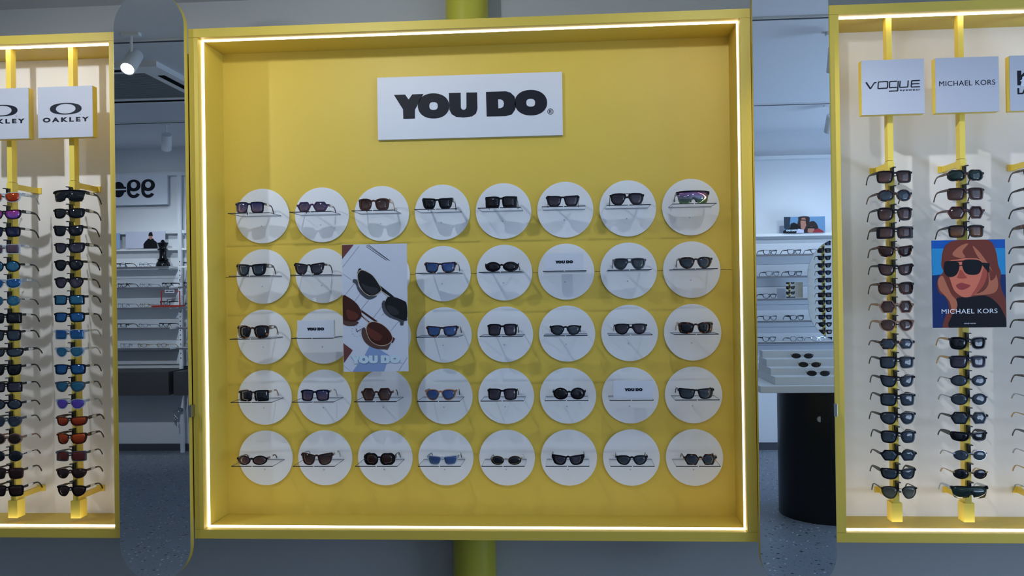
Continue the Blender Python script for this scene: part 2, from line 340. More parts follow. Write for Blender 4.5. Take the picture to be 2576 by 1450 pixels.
# ------------------------------------------------------------------ eyewear
SHAPES = dict(
    square=[(0,.80),(.06,.94),(.32,1),(.7,1),(.93,.96),(1,.80),(.99,.36),(.92,.08),(.64,0),(.29,.01),(.12,.14),(.04,.5)],
    wayfarer=[(0,.78),(.05,.90),(.3,.95),(.7,.98),(.94,1),(1,.88),(.96,.44),(.84,.11),(.57,0),(.27,.02),(.11,.2),(.035,.52)],
    cat=[(.01,.72),(.08,.84),(.36,.92),(.7,.98),(.95,1),(1,.90),(.95,.50),(.82,.14),(.55,0),(.27,.03),(.11,.22),(.04,.48)],
    butterfly=[(.03,.74),(.12,.88),(.36,.98),(.7,1),(.92,.94),(1,.76),(.98,.36),(.87,.08),(.60,0),(.31,.02),(.14,.18),(.05,.48)],
    round=[(.5+.5*math.cos(a*PI/6), .5+.5*math.sin(a*PI/6)) for a in range(12, 0, -1)],
    oval=[(.5+.5*math.cos(a*PI/6), .5+.5*math.sin(a*PI/6)) for a in range(12, 0, -1)],
    panto=[(.06,.84),(.26,.98),(.6,1),(.88,.93),(1,.74),(.96,.42),(.78,.12),(.5,0),(.25,.07),(.07,.38),(0,.66)],
    rect=[(.05,.93),(.3,1),(.7,1),(.96,.98),(1,.86),(1,.16),(.94,.03),(.6,0),(.2,.01),(.06,.12),(0,.5),(0,.8)],
    aviator=[(.06,.93),(.3,1),(.7,1),(.93,.93),(1,.72),(.96,.38),(.78,.09),(.5,0),(.26,.09),(.08,.42),(.0,.76)],
    hexagon=[(.2,.96),(.28,1),(.5,1),(.72,1),(.8,.96),(.97,.62),(.99,.54),(.97,.46),(.8,.05),(.72,0),(.5,0),(.28,0),(.2,.04),(.03,.46),(0,.54),(.03,.62)],
    octagon=[(.22,.99),(.5,1),(.78,.99),(.97,.76),(1,.5),(.97,.24),(.78,.01),(.5,0),(.22,.01),(.03,.24),(0,.5),(.03,.76)],
    sport=[(.04,.86),(.3,.97),(.7,1),(.94,.98),(1,.84),(.97,.45),(.84,.12),(.5,0),(.2,.08),(.04,.34),(0,.62)])
NAMES = dict(square='square', wayfarer='wayfarer-shaped', cat='cat-eye', butterfly='butterfly-shaped', round='round', oval='oval', panto='rounded', rect='rectangular', aviator='aviator', hexagon='hexagonal', octagon='octagonal', sport='wraparound', shield='shield')
FN = dict(black='black', navy='navy', brown='brown', tort='tortoiseshell', havana='speckled', burg='burgundy', rose='rose-brown', gold='gold-rimmed', silver='silver-rimmed', grey='grey', clear='crystal-clear', smoke='smoky clear', beige='beige clear', blue='blue', purple='purple and pink', amber='amber', wht='white')
LNN = dict(grey='dark grey', slate='grey', navy='navy-to-pink', blue='blue', brown='brown', brgrad='brown gradient', violet='violet-grey', green='green', amber='amber gradient', sand='yellow-grey gradient', bluem='bright blue', teal='teal', orange='orange mirror', red='red-brown', pink='pink', mauve='mauve', purple='purple', ink='ink-blue', pastel='pastel mirror', clear='clear')
MC = {}
def eyewear_meshes(shape, Wd, H, t, curve, bold, wrap, dropz):
    key = (shape, round(Wd, 3), round(H, 3), t, curve, bold, wrap, dropz)
    if key in MC: return MC[key]
    yc = lambda x: curve*x*x
    g = .0048 if bold else .0085; e = .0015 if bold > 1 else .0035
    res = {}
    # ---- front
    bm = bmesh.new(); hw = (Wd/2-e-g)/2; cx = g+hw; lens_m = []
    if shape == 'shield':
        hw = Wd/2-.003; outl = [(0,.34),(.12,.30),(.2,.08),(.5,0),(.84,.05),(.97,.4),(1,.82),(.95,.98),(.5,1.0),(0,1.0)]
        pts = [(x*hw, z*H) for x, z in outl]; pts = pts + [(-x, z) for x, z in pts[::-1][1:-1]]
        b2 = bmesh.new(); n = 24; cols = []
        def zlow(x):
            a = abs(x)/hw
            for (x0, z0), (x1, z1) in zip(outl[:7], outl[1:7]):
                if x0 <= a <= x1: return (z0+(z1-z0)*(a-x0)/max(1e-6, x1-x0))*H
            return .82*H
        for i in range(n+1):
            x = -hw+2*hw*i/n; a = abs(x)/hw; zl = min(zlow(x), .9*H); zt = H*(1-.05*a**4)
            cols.append([b2.verts.new((x, yc(x)+d+.004*((z-H/2)/H)**2*4, z)) for z in (zl, (zl+zt)/2, zt) for d in (0, .0016)])
        for a, b in zip(cols, cols[1:]):
            for k in (0, 2): b2.faces.new((a[k], b[k], b[k+2], a[k+2])); b2.faces.new((a[k+1], a[k+3], b[k+3], b[k+1]))
            b2.faces.new((a[0], a[1], b[1], b[0])); b2.faces.new((a[4], b[4], b[5], a[5]))
        for c_ in (cols[0], cols[-1]): b2.faces.new((c_[0], c_[2], c_[4], c_[5], c_[3], c_[1]))
        me = bpy.data.meshes.new('lens'); bmesh.ops.recalc_face_normals(b2, faces=b2.faces[:]); b2.to_mesh(me); b2.free()
        for p in me.polygons: p.use_smooth = True
        lens_m.append(me)
        tube(bm, [(x, yc(x)+.003, H*(1-.05*abs(x/hw)**4)) for x in [Wd/2*(i/10-1) for i in range(21)]], .0022, 6)
        tube(bm, [(-.012, .004, .1*H), (-.008, .003, .3*H), (0, .002, .38*H), (.008, .003, .3*H), (.012, .004, .1*H)], .002, 6)
    else:
        o = smooth_closed(SHAPES[shape], 4)
        tz = t; txo = t*(2.4 if bold == 2 else 1.5 if bold else 1)
        for s in (1, -1):
            rings = [[], [], [], []]; inner = []
            for u, v in o:
                X = g+u*2*hw; Z = v*H
                wt = txo if u > .5 else t
                ix = cx + (X-cx)*(1-wt/hw); iz = H/2 + (Z-H/2)*(1-tz/(H/2))
                if bold == 2 and u > .5: iz = H/2 + (iz-H/2)*.96
                for k, (px, pz, dy) in enumerate(((X, Z, 0), (ix, iz, 0), (ix, iz, .0038), (X, Z, .0038))):
                    rings[k].append(bm.verts.new((s*px, yc(px)+dy, pz)))
                inner.append((s*ix, iz))
            N = len(o)
            for k in range(4):
                a, b = rings[k], rings[(k+1) % 4]
                for i in range(N): bm.faces.new((a[i], a[(i+1) % N], b[(i+1) % N], b[i]))
            b2 = bmesh.new(); cxs, czs = s*cx, H/2; loops = []
            for dy in (.0012, .0028):
                cv = b2.verts.new((cxs, yc(cx)+dy-.0016, czs)); mid = [b2.verts.new((cxs+(x-cxs)*.55, yc(cxs+(x-cxs)*.55)+dy-.0011, czs+(z-czs)*.55)) for x, z in inner]
                rim = [b2.verts.new((x, yc(x)+dy, z)) for x, z in inner]; loops.append(rim)
                for i in range(N):
                    j = (i+1) % N; b2.faces.new((cv, mid[i], mid[j])); b2.faces.new((mid[i], rim[i], rim[j], mid[j]))
            for i in range(N): b2.faces.new((loops[0][i], loops[0][(i+1) % N], loops[1][(i+1) % N], loops[1][i]))
            me = bpy.data.meshes.new('lens'); bmesh.ops.recalc_face_normals(b2, faces=b2.faces[:]); b2.to_mesh(me); b2.free()
            for p in me.polygons: p.use_smooth = True
            lens_m.append(me)
        def bar(z, arch, h, reach):
            ps = []
            for i in range(9):
                u = -1+i/4; ps.append(Vector((u*reach, .0019, z+arch*(1-u*u))))
            ring = []
            for p in ps:
                ring.append([bm.verts.new((p.x, p.y+dy, p.z+dz)) for dy, dz in ((-.0019, -h), (.0019, -h), (.0019, h), (-.0019, h))])
            for a, b in zip(ring, ring[1:]):
                for k in range(4): bm.faces.new((a[k], a[(k+1) % 4], b[(k+1) % 4], b[k]))
            bm.faces.new(ring[0]); bm.faces.new(ring[-1])
        zb = dict(aviator=.6, round=.62, oval=.62, octagon=.62, hexagon=.66).get(shape, .75)
        bar(H*zb, .003, .0013 if t < .002 else .0040, g+.0035)
        if shape == 'aviator': bar(H*.965-.001, 0, .0013, g+.014)
    zh = H*(.66 if shape in ('oval', 'round', 'octagon', 'hexagon') else .82)
    hx = Wd/2-.0015
    ph = .0028 if t < .002 else .0042
    for s in (1, -1):
        bx(bm, min(s*(hx-e-.006), s*(hx+.0012)), max(s*(hx-e-.006), s*(hx+.0012)), yc(hx)*.8, yc(hx)+.006, zh-ph, zh+ph)
    me = bpy.data.meshes.new('frame_front'); bmesh.ops.recalc_face_normals(bm, faces=bm.faces[:]); bm.to_mesh(me); bm.free()
    res['front'] = me; res['lens'] = lens_m
    # ---- temples
    res['temple'] = []; y0 = yc(hx)+.005; th = .0075 if wrap else (.0052 if bold else .0024 if t < .002 else .0038)
    if bold == 2: th = .009
    for s in (1, -1):
        bm = bmesh.new(); ys = [y0, y0+.02, y0+.045, y0+.07, y0+.092, y0+.108, y0+.122, y0+.132]
        fall = [0, 0, .0, .01, .05, .22, .60, 1.0]
        pts = [Vector((s*(hx-.0005-.003*(i/7)), y, zh-f*(zh+dropz-.002))) for i, (y, f) in enumerate(zip(ys, fall))]
        rect_sweep(bm, pts, .0014, [th, th, th*.9, th*.7, th*.55, .0026, .0028, .003])
        me = bpy.data.meshes.new('temple'); bmesh.ops.recalc_face_normals(bm, faces=bm.faces[:]); bm.to_mesh(me); bm.free(); res['temple'].append(me)
    bm = bmesh.new(); bx(bm, hx-.0045, hx+.0025, y0+.026, y0+.052, zh-.0052, zh+.0052)
    bx(bm, hx-.0015, hx+.0000, y0+.052, y0+.062, zh-.003, zh+.003)
    me = bpy.data.meshes.new('price_tag'); bm.to_mesh(me); bm.free(); res['tag'] = me
    MC[key] = res; return res
def eyewear(shape, fr, ln, Wd, H, loc, label, group, rz=0., t=None, bold=1, curve=None, tagged=True, kind='sunglasses', temple=None, drop=0., rx=0.):
    if fr in ('gold', 'silver'): bold = 0
    if t is None: t = {0: .0012, 1: .0034, 2: .0046}[bold]
    wrap = shape in ('sport', 'shield')
    if curve is None: curve = 4.4 if wrap else 2.6
    M = eyewear_meshes(shape, Wd, H, t, curve, bold, wrap, drop)
    root = thing(kind, label, kind, loc, rz, group)
    if rx: root.rotation_euler.x = rx
    def add(name, me, m):
        o = bpy.data.objects.new(name, me); C.objects.link(o); o.parent = root
        if not me.materials: me.materials.append(None)
        o.material_slots[0].link = 'OBJECT'; o.material_slots[0].material = m
    add('frame_front', M['front'], FR[fr])
    for me in M['lens']: add('lens', me, LN[ln])
    for me in M['temple']: add('temple', me, FR[temple or fr])
    if tagged: add('price_tag', M['tag'], TAG)
    return root
def glabel(shape, fr, ln, loc, kind='sunglasses'):
    return '%s %s %s with %s lenses, %s' % (FN[fr], NAMES[shape], kind, LNN[ln], loc)

# ------------------------------------------------------------------ discs and acrylic shelves of the central wall
GX, ZS = -1.2, [1.9, 1.62, 1.34, 1.06, .78]
SHZ = [1.9015, 1.6215, 1.3405, 1.0590, .7745]     # shelf tops
def disc(c, r):
    x, z = GX+.28*c, ZS[r]
    o = lathe('wall_disc', [(0, 0), (.1235, 0), (.1255, .001), (.1265, .003), (.1265, .009), (0, .009)], DISC, seg=96, axis='Y', loc=(0, .009, 0))
    o.location = (x, CY1-.009, z)
    tag(o, 'white round wall disc, %s row from top, %s from left' % (ORD[r+1], ORD[c+1]), 'wall disc', 'white discs on the yellow panel')
def shelf(c, r):
    x, z = GX+.28*c-.005, SHZ[r]
    t = thing('acrylic_shelf', 'clear acrylic shelf on the %s disc of the %s row' % (ORD[c+1], ORD[r+1]), 'shelf', (x, CY1-.009, z-.003), 0, 'clear acrylic shelves on the discs')
    yf, yb = .105-CY1+.009, -.0015
    box('shelf_plate', -.0945, .0945, yf+.003, yb-.003, 0, .003, ACR, t)
    box('back_bracket', -.0945, .0945, yb-.003, yb, 0, .003, ACRB, t)
    for a in (-.0945, .0942): box('side_edge', a, a+.0003, yf+.003, yb-.003, 0, .003, ACRB, t)
    for a, b in ((-.0945, -.0022), (.0022, .0945)): box('front_edge', a, b, yf, yf+.003, -.0006, .003, ACRE, t)  # dark halves stand for the edge's reflection, the gap for its highlight
    lathe('screw', [(0, 0), (.003, 0), (.0032, .001), (0, .0015)], mat('pale_screw', (170, 178, 188), .4), t, 16, axis='Y', loc=(0, -.0002, -.045))
for r in range(5):
    for c in range(8):
        disc(c, r)
        if not (c == 2 and r in (1, 2)): shelf(c, r)
CG = [  # row, col, x, width, height, shape, frame, lens, bold, rotation, temple
 (1,1,-1.209,.1335,.0503,'square','navy','navy',1,0.0,None),(1,2,-.923,.1457,.0445,'hexagon','purple','navy',1,0,None),
 (1,3,-.645,.1387,.0538,'butterfly','brown','brgrad',2,0,'gold'),(1,4,-.361,.137,.0503,'wayfarer','black','grey',2,0,'brown'),
 (1,5,-.079,.1405,.0503,'rect','black','grey',2,0,None),(1,6,.191,.1474,.0486,'wayfarer','black','violet',1,0,'silver'),
 (1,7,.470,.1491,.0520,'aviator','black','violet',1,0,None),(1,8,.754,.1422,.0555,'shield','black','pastel',1,0,None),
 (2,1,-1.206,.1387,.0538,'wayfarer','black','slate',2,0,None),(2,2,-.941,.1422,.0538,'cat','havana','violet',1,0,'black'),
 (2,4,-.352,.1439,.0468,'wayfarer','tort','blue',1,0,None),(2,5,-.080,.1491,.0434,'oval','black','grey',2,0,None),
 (2,7,.476,.1457,.0503,'aviator','grey','slate',1,0,None),(2,8,.760,.1457,.0503,'panto','tort','slate',1,0,None),
 (3,1,-1.202,.1457,.0590,'butterfly','tort','grey',2,0,None),(3,4,-.348,.1439,.0468,'wayfarer','tort','blue',1,0,None),
 (3,5,-.081,.1335,.0520,'square','black','violet',1,0,None),(3,6,.195,.1387,.0434,'panto','black','slate',1,0,None),
 (3,7,.477,.1439,.0468,'aviator','black','violet',1,0,'silver'),(3,8,.756,.1491,.0503,'butterfly','tort','grey',2,0,'gold'),
 (4,1,-1.202,.1405,.0503,'rect','havana','grey',1,0,'amber'),(4,2,-.922,.1318,.0503,'square','navy','navy',1,0,'silver'),
 (4,3,-.644,.1422,.0555,'hexagon','brown','brgrad',1,0,None),(4,4,-.358,.1405,.0486,'panto','amber','blue',1,0,'black'),
 (4,5,-.085,.1335,.0503,'square','black','violet',1,0,None),(4,6,.207,.1457,.0520,'round','black','grey',1,0,None),
 (4,8,.754,.1561,.0468,'wayfarer','black','slate',1,0,None),
 (5,1,-1.214,.1422,.0416,'oval','black','brgrad',1,0,'tort'),(5,2,-.918,.1474,.0538,'cat','brown','brgrad',1,0,'silver'),
 (5,3,-.636,.1422,.0520,'octagon','black','brown',2,0,None),(5,4,-.354,.1405,.0416,'wayfarer','clear','blue',1,0,'grey'),
 (5,5,-.073,.1405,.0399,'oval','gold','grey',0,0,'black'),(5,6,.198,.1439,.0451,'cat','black','violet',2,0,None),
 (5,7,.474,.1387,.0416,'panto','black','slate',1,0,None),(5,8,.767,.1439,.0468,'hexagon','tort','slate',1,0,None)]
for r, c, x, w, h, sh, fr, ln, bo, rz, tp in CG:
    eyewear(sh, fr, ln, w, h, (x, .124, SHZ[r-1]), glabel(sh, fr, ln, '%s disc of the %s row' % (ORD[c], ORD[r])), 'sunglasses on the acrylic shelves', rz, bold=bo, temple=tp)

# ------------------------------------------------------------------ the two-word black logo (drawn in units of one sign width ~ 1910)
def rbox_arc(cx, cy, rx, ry, n=40, p=2.0):
    return [(cx+rx*abs(math.cos(a))**(2/p)*(1 if math.cos(a) > 0 else -1), cy+ry*abs(math.sin(a))**(2/p)*(1 if math.sin(a) > 0 else -1)) for a in [2*PI*i/n for i in range(n)]]
def logo_mesh(width, thick=.0008, reg=True):
    f = lambda pts: [((x-1297)*width/1910, (548+.0234*(1297-x)-y)*width/1910) for x, y in pts]
    def u_shape():
        o = [(1035, 393), (1182, 390)] + [(1217-35*math.cos(a), 566+36*math.sin(a)) for a in [PI*i/10 for i in range(11)]] + [(1254, 388), (1387, 387), (1389, 590), (1370, 650), (1320, 685), (1215, 699), (1120, 690), (1065, 655), (1038, 600)]
        return o
    D = [(1497, 383), (1740, 376), (1800, 392), (1850, 440), (1868, 520), (1858, 600), (1815, 662), (1740, 684), (1502, 688)]
    Dh = [(1646, 476), (1680, 475), (1708, 492), (1719, 528), (1710, 566), (1680, 584), (1648, 587)]
    parts = [[f([(343, 411), (485, 408), (528, 471), (575, 406), (716, 402), (605, 600), (605, 708), (458, 712), (456, 592)])],
             [f(rbox_arc(840, 552, 197, 157, p=2.15)), f(rbox_arc(840, 553, 53, 48, p=2.6))], [f(u_shape())], [f(D), f(Dh)],
             [f(rbox_arc(2052, 519, 200, 158, p=2.15)), f(rbox_arc(2050, 520, 54, 48, p=2.6))]]
    if reg:
        parts += [[f(rbox_arc(2291, 630, 37, 37)), f(rbox_arc(2291, 630, 30, 30))],
                  [f([(2277, 612), (2298, 612), (2305, 620), (2300, 632), (2306, 650), (2298, 650), (2292, 634), (2285, 634), (2285, 650), (2277, 650)]), f([(2285, 618), (2295, 618), (2297, 624), (2293, 628), (2285, 628)])]]
    bm = bmesh.new()
    for p in parts:
        me = curve_mesh('l', p, thick); bm.from_mesh(me); bpy.data.meshes.remove(me)
    me = bpy.data.meshes.new('lettering'); bm.to_mesh(me); bm.free(); return me
def logo(name, x, y, z, width, m, parent, rz=0., reg=True):
    o = new_obj(name, logo_mesh(width, reg=reg), m, parent); o.location = (x, y, z); o.rotation_euler.z = rz; return o
t = thing('wide_brand_sign', 'wide white sign board with bold black two-word lettering above the discs', 'sign', (-.2285, CY1, 2.2365))
box('sign_board', -.4225, .4225, -.018, 0, 0, .286, BOARD, t, .001)
logo('lettering', .004, -.0181, .146, .700, BLACKP, t)
# small boxed plaques on three of the shelves
for n, (x, y, r, w, h, lab) in enumerate(((.193, .150, 1, .172, .077, 'sixth disc of the second row'), (-.912, .118, 2, .166, .078, 'second disc of the third row'), (.487, .150, 3, .175, .078, 'seventh disc of the fourth row'))):
    t = thing('brand_plaque', 'small white plaque with tiny black lettering, %s' % lab, 'plaque', (x, y, SHZ[r]), 0, 'small white plaques on acrylic shelves')
    box('plaque_block', -w/2, w/2, 0, .022, .0003, h, clear_mat('frosted_acrylic_block', (235, 240, 248), .75, body=(222, 228, 240), rough=.3), t, .001)
    logo('lettering', .0, -.0003, h*.50, .078, BLACKP, t, reg=False)

# ------------------------------------------------------------------ posters
def poster_shapes(t, mapf, layers, y0=-.0006, dy=.00022):
    for i, (name, pts, m) in enumerate(layers):
        if not isinstance(pts[0][0], (tuple, list)): pts = [pts]
        o = flat(name, [[mapf(*p) for p in s] for s in pts], .0002, m, t); o.location = (0, y0-dy*i, 0)
PM = lambda n, c: mat('print_'+n, c, .6, spec=.2)
t = thing('sunglasses_poster', 'tall poster of two sunglasses on white paper among the discs', 'poster', (-.638, .096, 1.191))
PW, PH = .288, .560
box('poster_board', -PW/2, PW/2, 0, .006, 0, PH, PM('paper', (198, 206, 222)), t)
tag_m = lambda zx, zy: ((max(0, min(1, (zx-55-13*(zy-75)/1300)/674))-.5)*PW, (1-max(0, min(1, (zy-70)/1305)))*PH)
sm = lambda pts: smooth_closed(pts, 4)
GB, GS, BRN, BSH = PM('smoke_lens', (24, 27, 32)), PM('grey_tone', (70, 74, 84)), PM('brown_lens', (62, 32, 28)), PM('brown_tone', (84, 62, 58))
LINE = PM('line', (150, 152, 166)); TEA = PM('leather', (104, 62, 60)); GLD = PM('gold_line', (190, 172, 150))
def strip(x0, y0, x1, y1, w):
    dx, dy = x1-x0, y1-y0; L = math.hypot(dx, dy); nx, ny = -dy/L*w/2, dx/L*w/2
    return [(x0+nx, y0+ny), (x1+nx, y1+ny), (x1-nx, y1-ny), (x0-nx, y0-ny)]
lay = [('printed_corner', [(55, 75), (178, 72), (55, 218)], TEA), ('printed_block', [(66, 1080), (165, 1155), (72, 1285)], TEA),
       ('printed_panel', [(352, 1090), (545, 1210), (490, 1376), (160, 1376), (290, 1205)], PM('pale_blue', (128, 152, 196)))]
lay += [('printed_plank_line', strip(*q, 3), LINE) for q in ((62, 300, 235, 88), (75, 600, 250, 390), (155, 690, 330, 470), (250, 740, 400, 560), (375, 830, 560, 600), (470, 800, 640, 620), (560, 960, 738, 760), (640, 1370, 735, 1230), (68, 1310, 152, 1376), (70, 370, 150, 430))]
lay += [('printed_text_line', strip(*q, 4), GS) for q in ((308, 92, 523, 240), (318, 80, 540, 236), (332, 74, 555, 243))]
lay += [('printed_tone', sm([(170, 432), (190, 425), (216, 440), (230, 500), (280, 560), (340, 600), (420, 600), (350, 636), (285, 612), (225, 545), (195, 470), (172, 462)]), GS),
        ('printed_tone', sm([(470, 680), (500, 650), (520, 745), (590, 810), (728, 842), (722, 860), (700, 862), (692, 902), (662, 902), (648, 862), (545, 820), (485, 760)]), GS),
        ('printed_tone', sm([(62, 820), (120, 850), (190, 855), (228, 870), (190, 902), (120, 905), (62, 880)]), BSH),
        ('printed_tone', sm([(258, 950), (288, 922), (318, 990), (350, 1060), (420, 1105), (500, 1112), (560, 1080), (545, 1122), (525, 1152), (500, 1148), (400, 1140), (310, 1090), (265, 1020)]), BSH),
        ('printed_temple', [(450, 492), (600, 612), (560, 612), (462, 545)], GB), ('printed_temple', [(255, 740), (428, 862), (392, 862), (258, 765)], BRN), ('printed_temple', [(258, 790), (345, 868), (330, 872), (255, 805)], BRN),
        ('printed_lens', sm([(215, 385), (235, 342), (268, 330), (335, 360), (388, 402), (456, 505), (466, 545), (435, 578), (382, 602), (335, 595), (280, 560), (232, 480)]), GB),
        ('printed_lens', sm([(500, 690), (515, 640), (540, 612), (600, 615), (690, 650), (728, 690), (728, 845), (650, 838), (570, 800), (520, 745)]), GB),
        ('printed_lens', sm([(62, 602), (120, 610), (200, 668), (246, 735), (258, 790), (240, 835), (190, 862), (120, 856), (62, 822)]), BRN),
        ('printed_lens', sm([(305, 925), (335, 872), (400, 864), (480, 895), (550, 960), (582, 1030), (562, 1080), (500, 1110), (420, 1105), (350, 1060), (315, 990)]), BRN),
        ('printed_rim', strip(466, 548, 535, 612, 6), GLD), ('printed_rim', strip(262, 792, 330, 870, 5), GLD), ('printed_hinge', [(232, 318), (250, 315), (262, 332), (225, 372), (215, 365)], GB), ('printed_hinge', [(582, 1020), (606, 1040), (580, 1085), (560, 1075)], BRN)]
def ring(pts, k=.955):
    o = sm(pts); cx, cy = sum(p[0] for p in o)/len(o), sum(p[1] for p in o)/len(o)
    return [o, [(cx+(x-cx)*k, cy+(y-cy)*k) for x, y in o]]
lay += [('printed_rim', ring(q), GLD) for q in ([(215, 385), (235, 342), (268, 330), (335, 360), (388, 402), (456, 505), (466, 545), (435, 578), (382, 602), (335, 595), (280, 560), (232, 480)], [(305, 925), (335, 872), (400, 864), (480, 895), (550, 960), (582, 1030), (562, 1080), (500, 1110), (420, 1105), (350, 1060), (315, 990)])]
lay += [('printed_reflection', sm([(255, 470), (330, 500), (420, 520), (430, 560), (370, 585), (300, 540)]), PM('smoke_lens_light', (44, 48, 54))), ('printed_reflection', sm([(320, 920), (400, 960), (470, 1010), (440, 1060), (370, 1040), (325, 980)]), PM('brown_lens_light', (92, 48, 40))),
        ('printed_reflection', sm([(100, 740), (180, 760), (230, 800), (190, 840), (120, 830)]), PM('brown_lens_light', (92, 48, 40))), ('printed_reflection', sm([(520, 700), (600, 720), (650, 780), (600, 800), (545, 770)]), PM('smoke_lens_light', (44, 48, 54)))]
lay += [('printed_clock', strip(212+52*math.cos(a), 960+52*math.sin(a), 212+60*math.cos(a), 960+60*math.sin(a), 4), GS) for a in [PI*i/6 for i in range(12)]]
lay += [('printed_clock_hand', strip(205, 965, 256, 940, 5), GB), ('printed_clock_hand', strip(215, 968, 200, 932, 6), GB)]
poster_shapes(t, tag_m, lay, dy=.00004)
lx, lz = tag_m(402, 1252)
logo('lettering', lx, -.0024, lz, .218, PM('white_letter', (190, 212, 228)), t)

t = thing('portrait_poster', 'blue poster of a long-haired woman in dark sunglasses on the rod', 'poster', (1.833, -.022, 1.361))
PW2, PH2 = .288, .356
box('poster_board', -PW2/2, PW2/2, 0, .003, 0, PH2, PM('sky_blue', (16, 84, 168)), t)
def pm2(zx, zy):
    v = (zy-(147-39*(zx-130)/1018))/1232; u = (zx-130-43*v)/1019
    return ((max(0, min(1, u))-.5)*PW2, (1-max(0, min(1, v)))*PH2)
HAIR, HAIR2, SKIN, SKIN2, NAVY2, SUIT = PM('auburn', (112, 52, 42)), PM('auburn_light', (176, 104, 78)), PM('skin', (206, 112, 88)), PM('skin_tone', (166, 76, 62)), PM('sea_blue', (18, 44, 96)), PM('black_wool', (10, 13, 22))
lay = [('printed_sky', [(130, 260), (1160, 230), (1165, 600), (140, 640)], PM('light_sky', (38, 134, 190))),
       ('printed_sea', [(140, 640), (250, 625), (1165, 600), (1195, 1345), (172, 1376)], NAVY2),
       ('printed_hair', sm([(290, 290), (330, 210), (420, 150), (560, 130), (780, 118), (930, 130), (1000, 210), (1040, 340), (1060, 470), (1100, 580), (1090, 700), (1120, 830), (1170, 950), (1188, 1150), (1192, 1340), (1060, 1345), (900, 1000), (520, 960), (490, 1180), (410, 1370), (310, 1372), (335, 1230), (390, 1100), (340, 940), (250, 880), (215, 760), (240, 660), (300, 580), (270, 500), (275, 380)]), HAIR),
       ('printed_jumper', sm([(490, 960), (560, 935), (700, 925), (900, 905), (1050, 1000), (1150, 1150), (1192, 1345), (800, 1355), (400, 1370), (440, 1180), (490, 1060)]), SUIT),
       ('printed_hair_strand', sm([(230, 700), (290, 640), (350, 760), (420, 900), (490, 980), (500, 1080), (440, 1150), (400, 1010), (330, 920), (250, 830)]), HAIR2),
       ('printed_hair_strand', sm([(930, 560), (1010, 560), (1060, 700), (1050, 820), (960, 880), (720, 900), (850, 850), (930, 740)]), HAIR2),
       ('printed_face', sm([(335, 430), (480, 400), (640, 385), (850, 400), (900, 520), (900, 640), (860, 760), (780, 860), (690, 920), (600, 935), (520, 900), (450, 830), (400, 700), (350, 560)]), SKIN),
       ('printed_face_tone', sm([(860, 520), (905, 560), (900, 660), (850, 780), (760, 870), (690, 915), (760, 800), (820, 660)]), SKIN2),
       ('printed_nose', sm([(500, 640), (530, 560), (560, 560), (600, 620), (630, 655), (590, 672), (520, 672), (485, 655)]), SKIN2),
       ('printed_lips', sm([(480, 772), (520, 742), (560, 732), (590, 740), (640, 752), (682, 770), (620, 815), (560, 832), (510, 815)]), PM('lip', (150, 60, 60))),
       ('printed_fringe', sm([(300, 440), (300, 270), (420, 160), (600, 135), (850, 140), (960, 260), (1000, 450), (1030, 620), (960, 690), (935, 560), (890, 470), (810, 400), (650, 375), (500, 405), (390, 425), (340, 480)]), HAIR),
       ('printed_hair_strand', sm([(420, 330), (520, 220), (640, 180), (560, 290), (600, 370), (500, 380)]), HAIR2),
       ('printed_hair_strand', sm([(700, 210), (800, 300), (900, 430), (980, 560), (900, 470), (780, 370)]), HAIR2),
       ('printed_glasses', sm([(312, 470), (332, 438), (480, 440), (518, 470), (512, 560), (470, 630), (400, 655), (340, 630), (308, 560)]), SUIT),
       ('printed_glasses', sm([(562, 440), (620, 405), (760, 405), (832, 440), (828, 520), (790, 598), (700, 618), (620, 600), (575, 540)]), SUIT),
       ('printed_glasses', strip(330, 440, 600, 425, 14), SUIT), ('printed_glasses', [(820, 440), (940, 450), (930, 580), (840, 480)], SUIT), ('printed_glasses', strip(500, 500, 580, 480, 12), SUIT)]
poster_shapes(t, pm2, lay, dy=.0001)
PWH = PM('white_text', (225, 230, 240))
ax, az = pm2(672, 1128)
text('lettering', 'MICHAEL KORS', ax, -.0026, az, .219, .0185, PWH, t, bold=0, spacing=1.06)
ax, az = pm2(684, 1300)
text('lettering', 'SHOP NOW', ax, -.0026, az, .046, .005, PWH, t)

# ------------------------------------------------------------------ brand signs on the rods
def brand_sign(cx, label):
    t = thing('brand_sign', label, 'sign', (cx, .056, 2.243), 0, 'square white signs on the yellow rods')
    box('sign_block', -.126, .126, -.036, 0, 0, .226, YELP, t, .0015)
    box('sign_face', -.126, .126, -.039, -.0361, 0, .226, mat('cool_white_sign_face', (190, 193, 203), .5), t, .001)
    return t
YF = -.0392
for cx, lab in ((-1.995, 'square white sign with black ring logo, beside the left mirror'), (-2.290, 'square white sign with black ring logo, cut by left photo edge')):
    t = brand_sign(cx, lab)
    o = flat('ring_logo', [rbox_arc(0, 0, .0725, .0255, 56, 2.3), rbox_arc(0, 0, .0455, .0215, 48, 2.0)], .0008, BLACKP, t); o.location = (.003, YF, .127)
    text('lettering', 'OAKLEY', .003, YF, .079, .212, .021, BLACKP, t, bold=.05, spacing=1.5)
    text('trademark', 'TM', .068, YF, .1005, .007, .0022, BLACKP, t)
t = brand_sign(1.5595, 'square white sign with thin squared lettering, right of the right mirror')
segs = []
vu = lambda x, y: ((x-926)/500*.252-.126, .226-((y-497+.028*(x-926))/433*.226))
def poly(pts, w=8.5):
    for a, b in zip(pts, pts[1:]): segs.append([vu(*p) for p in strip(*a, *b, w)])
poly([(962, 670), (996, 722)], 12); poly([(996, 722), (1028, 674), (1044, 672)], 8)
poly([(1060, 668), (1135, 664), (1131, 716), (1056, 720), (1060, 668)]); poly([(1207, 662), (1151, 665), (1147, 713), (1207, 710)]); poly([(1218, 659), (1213, 738), (1143, 741)])
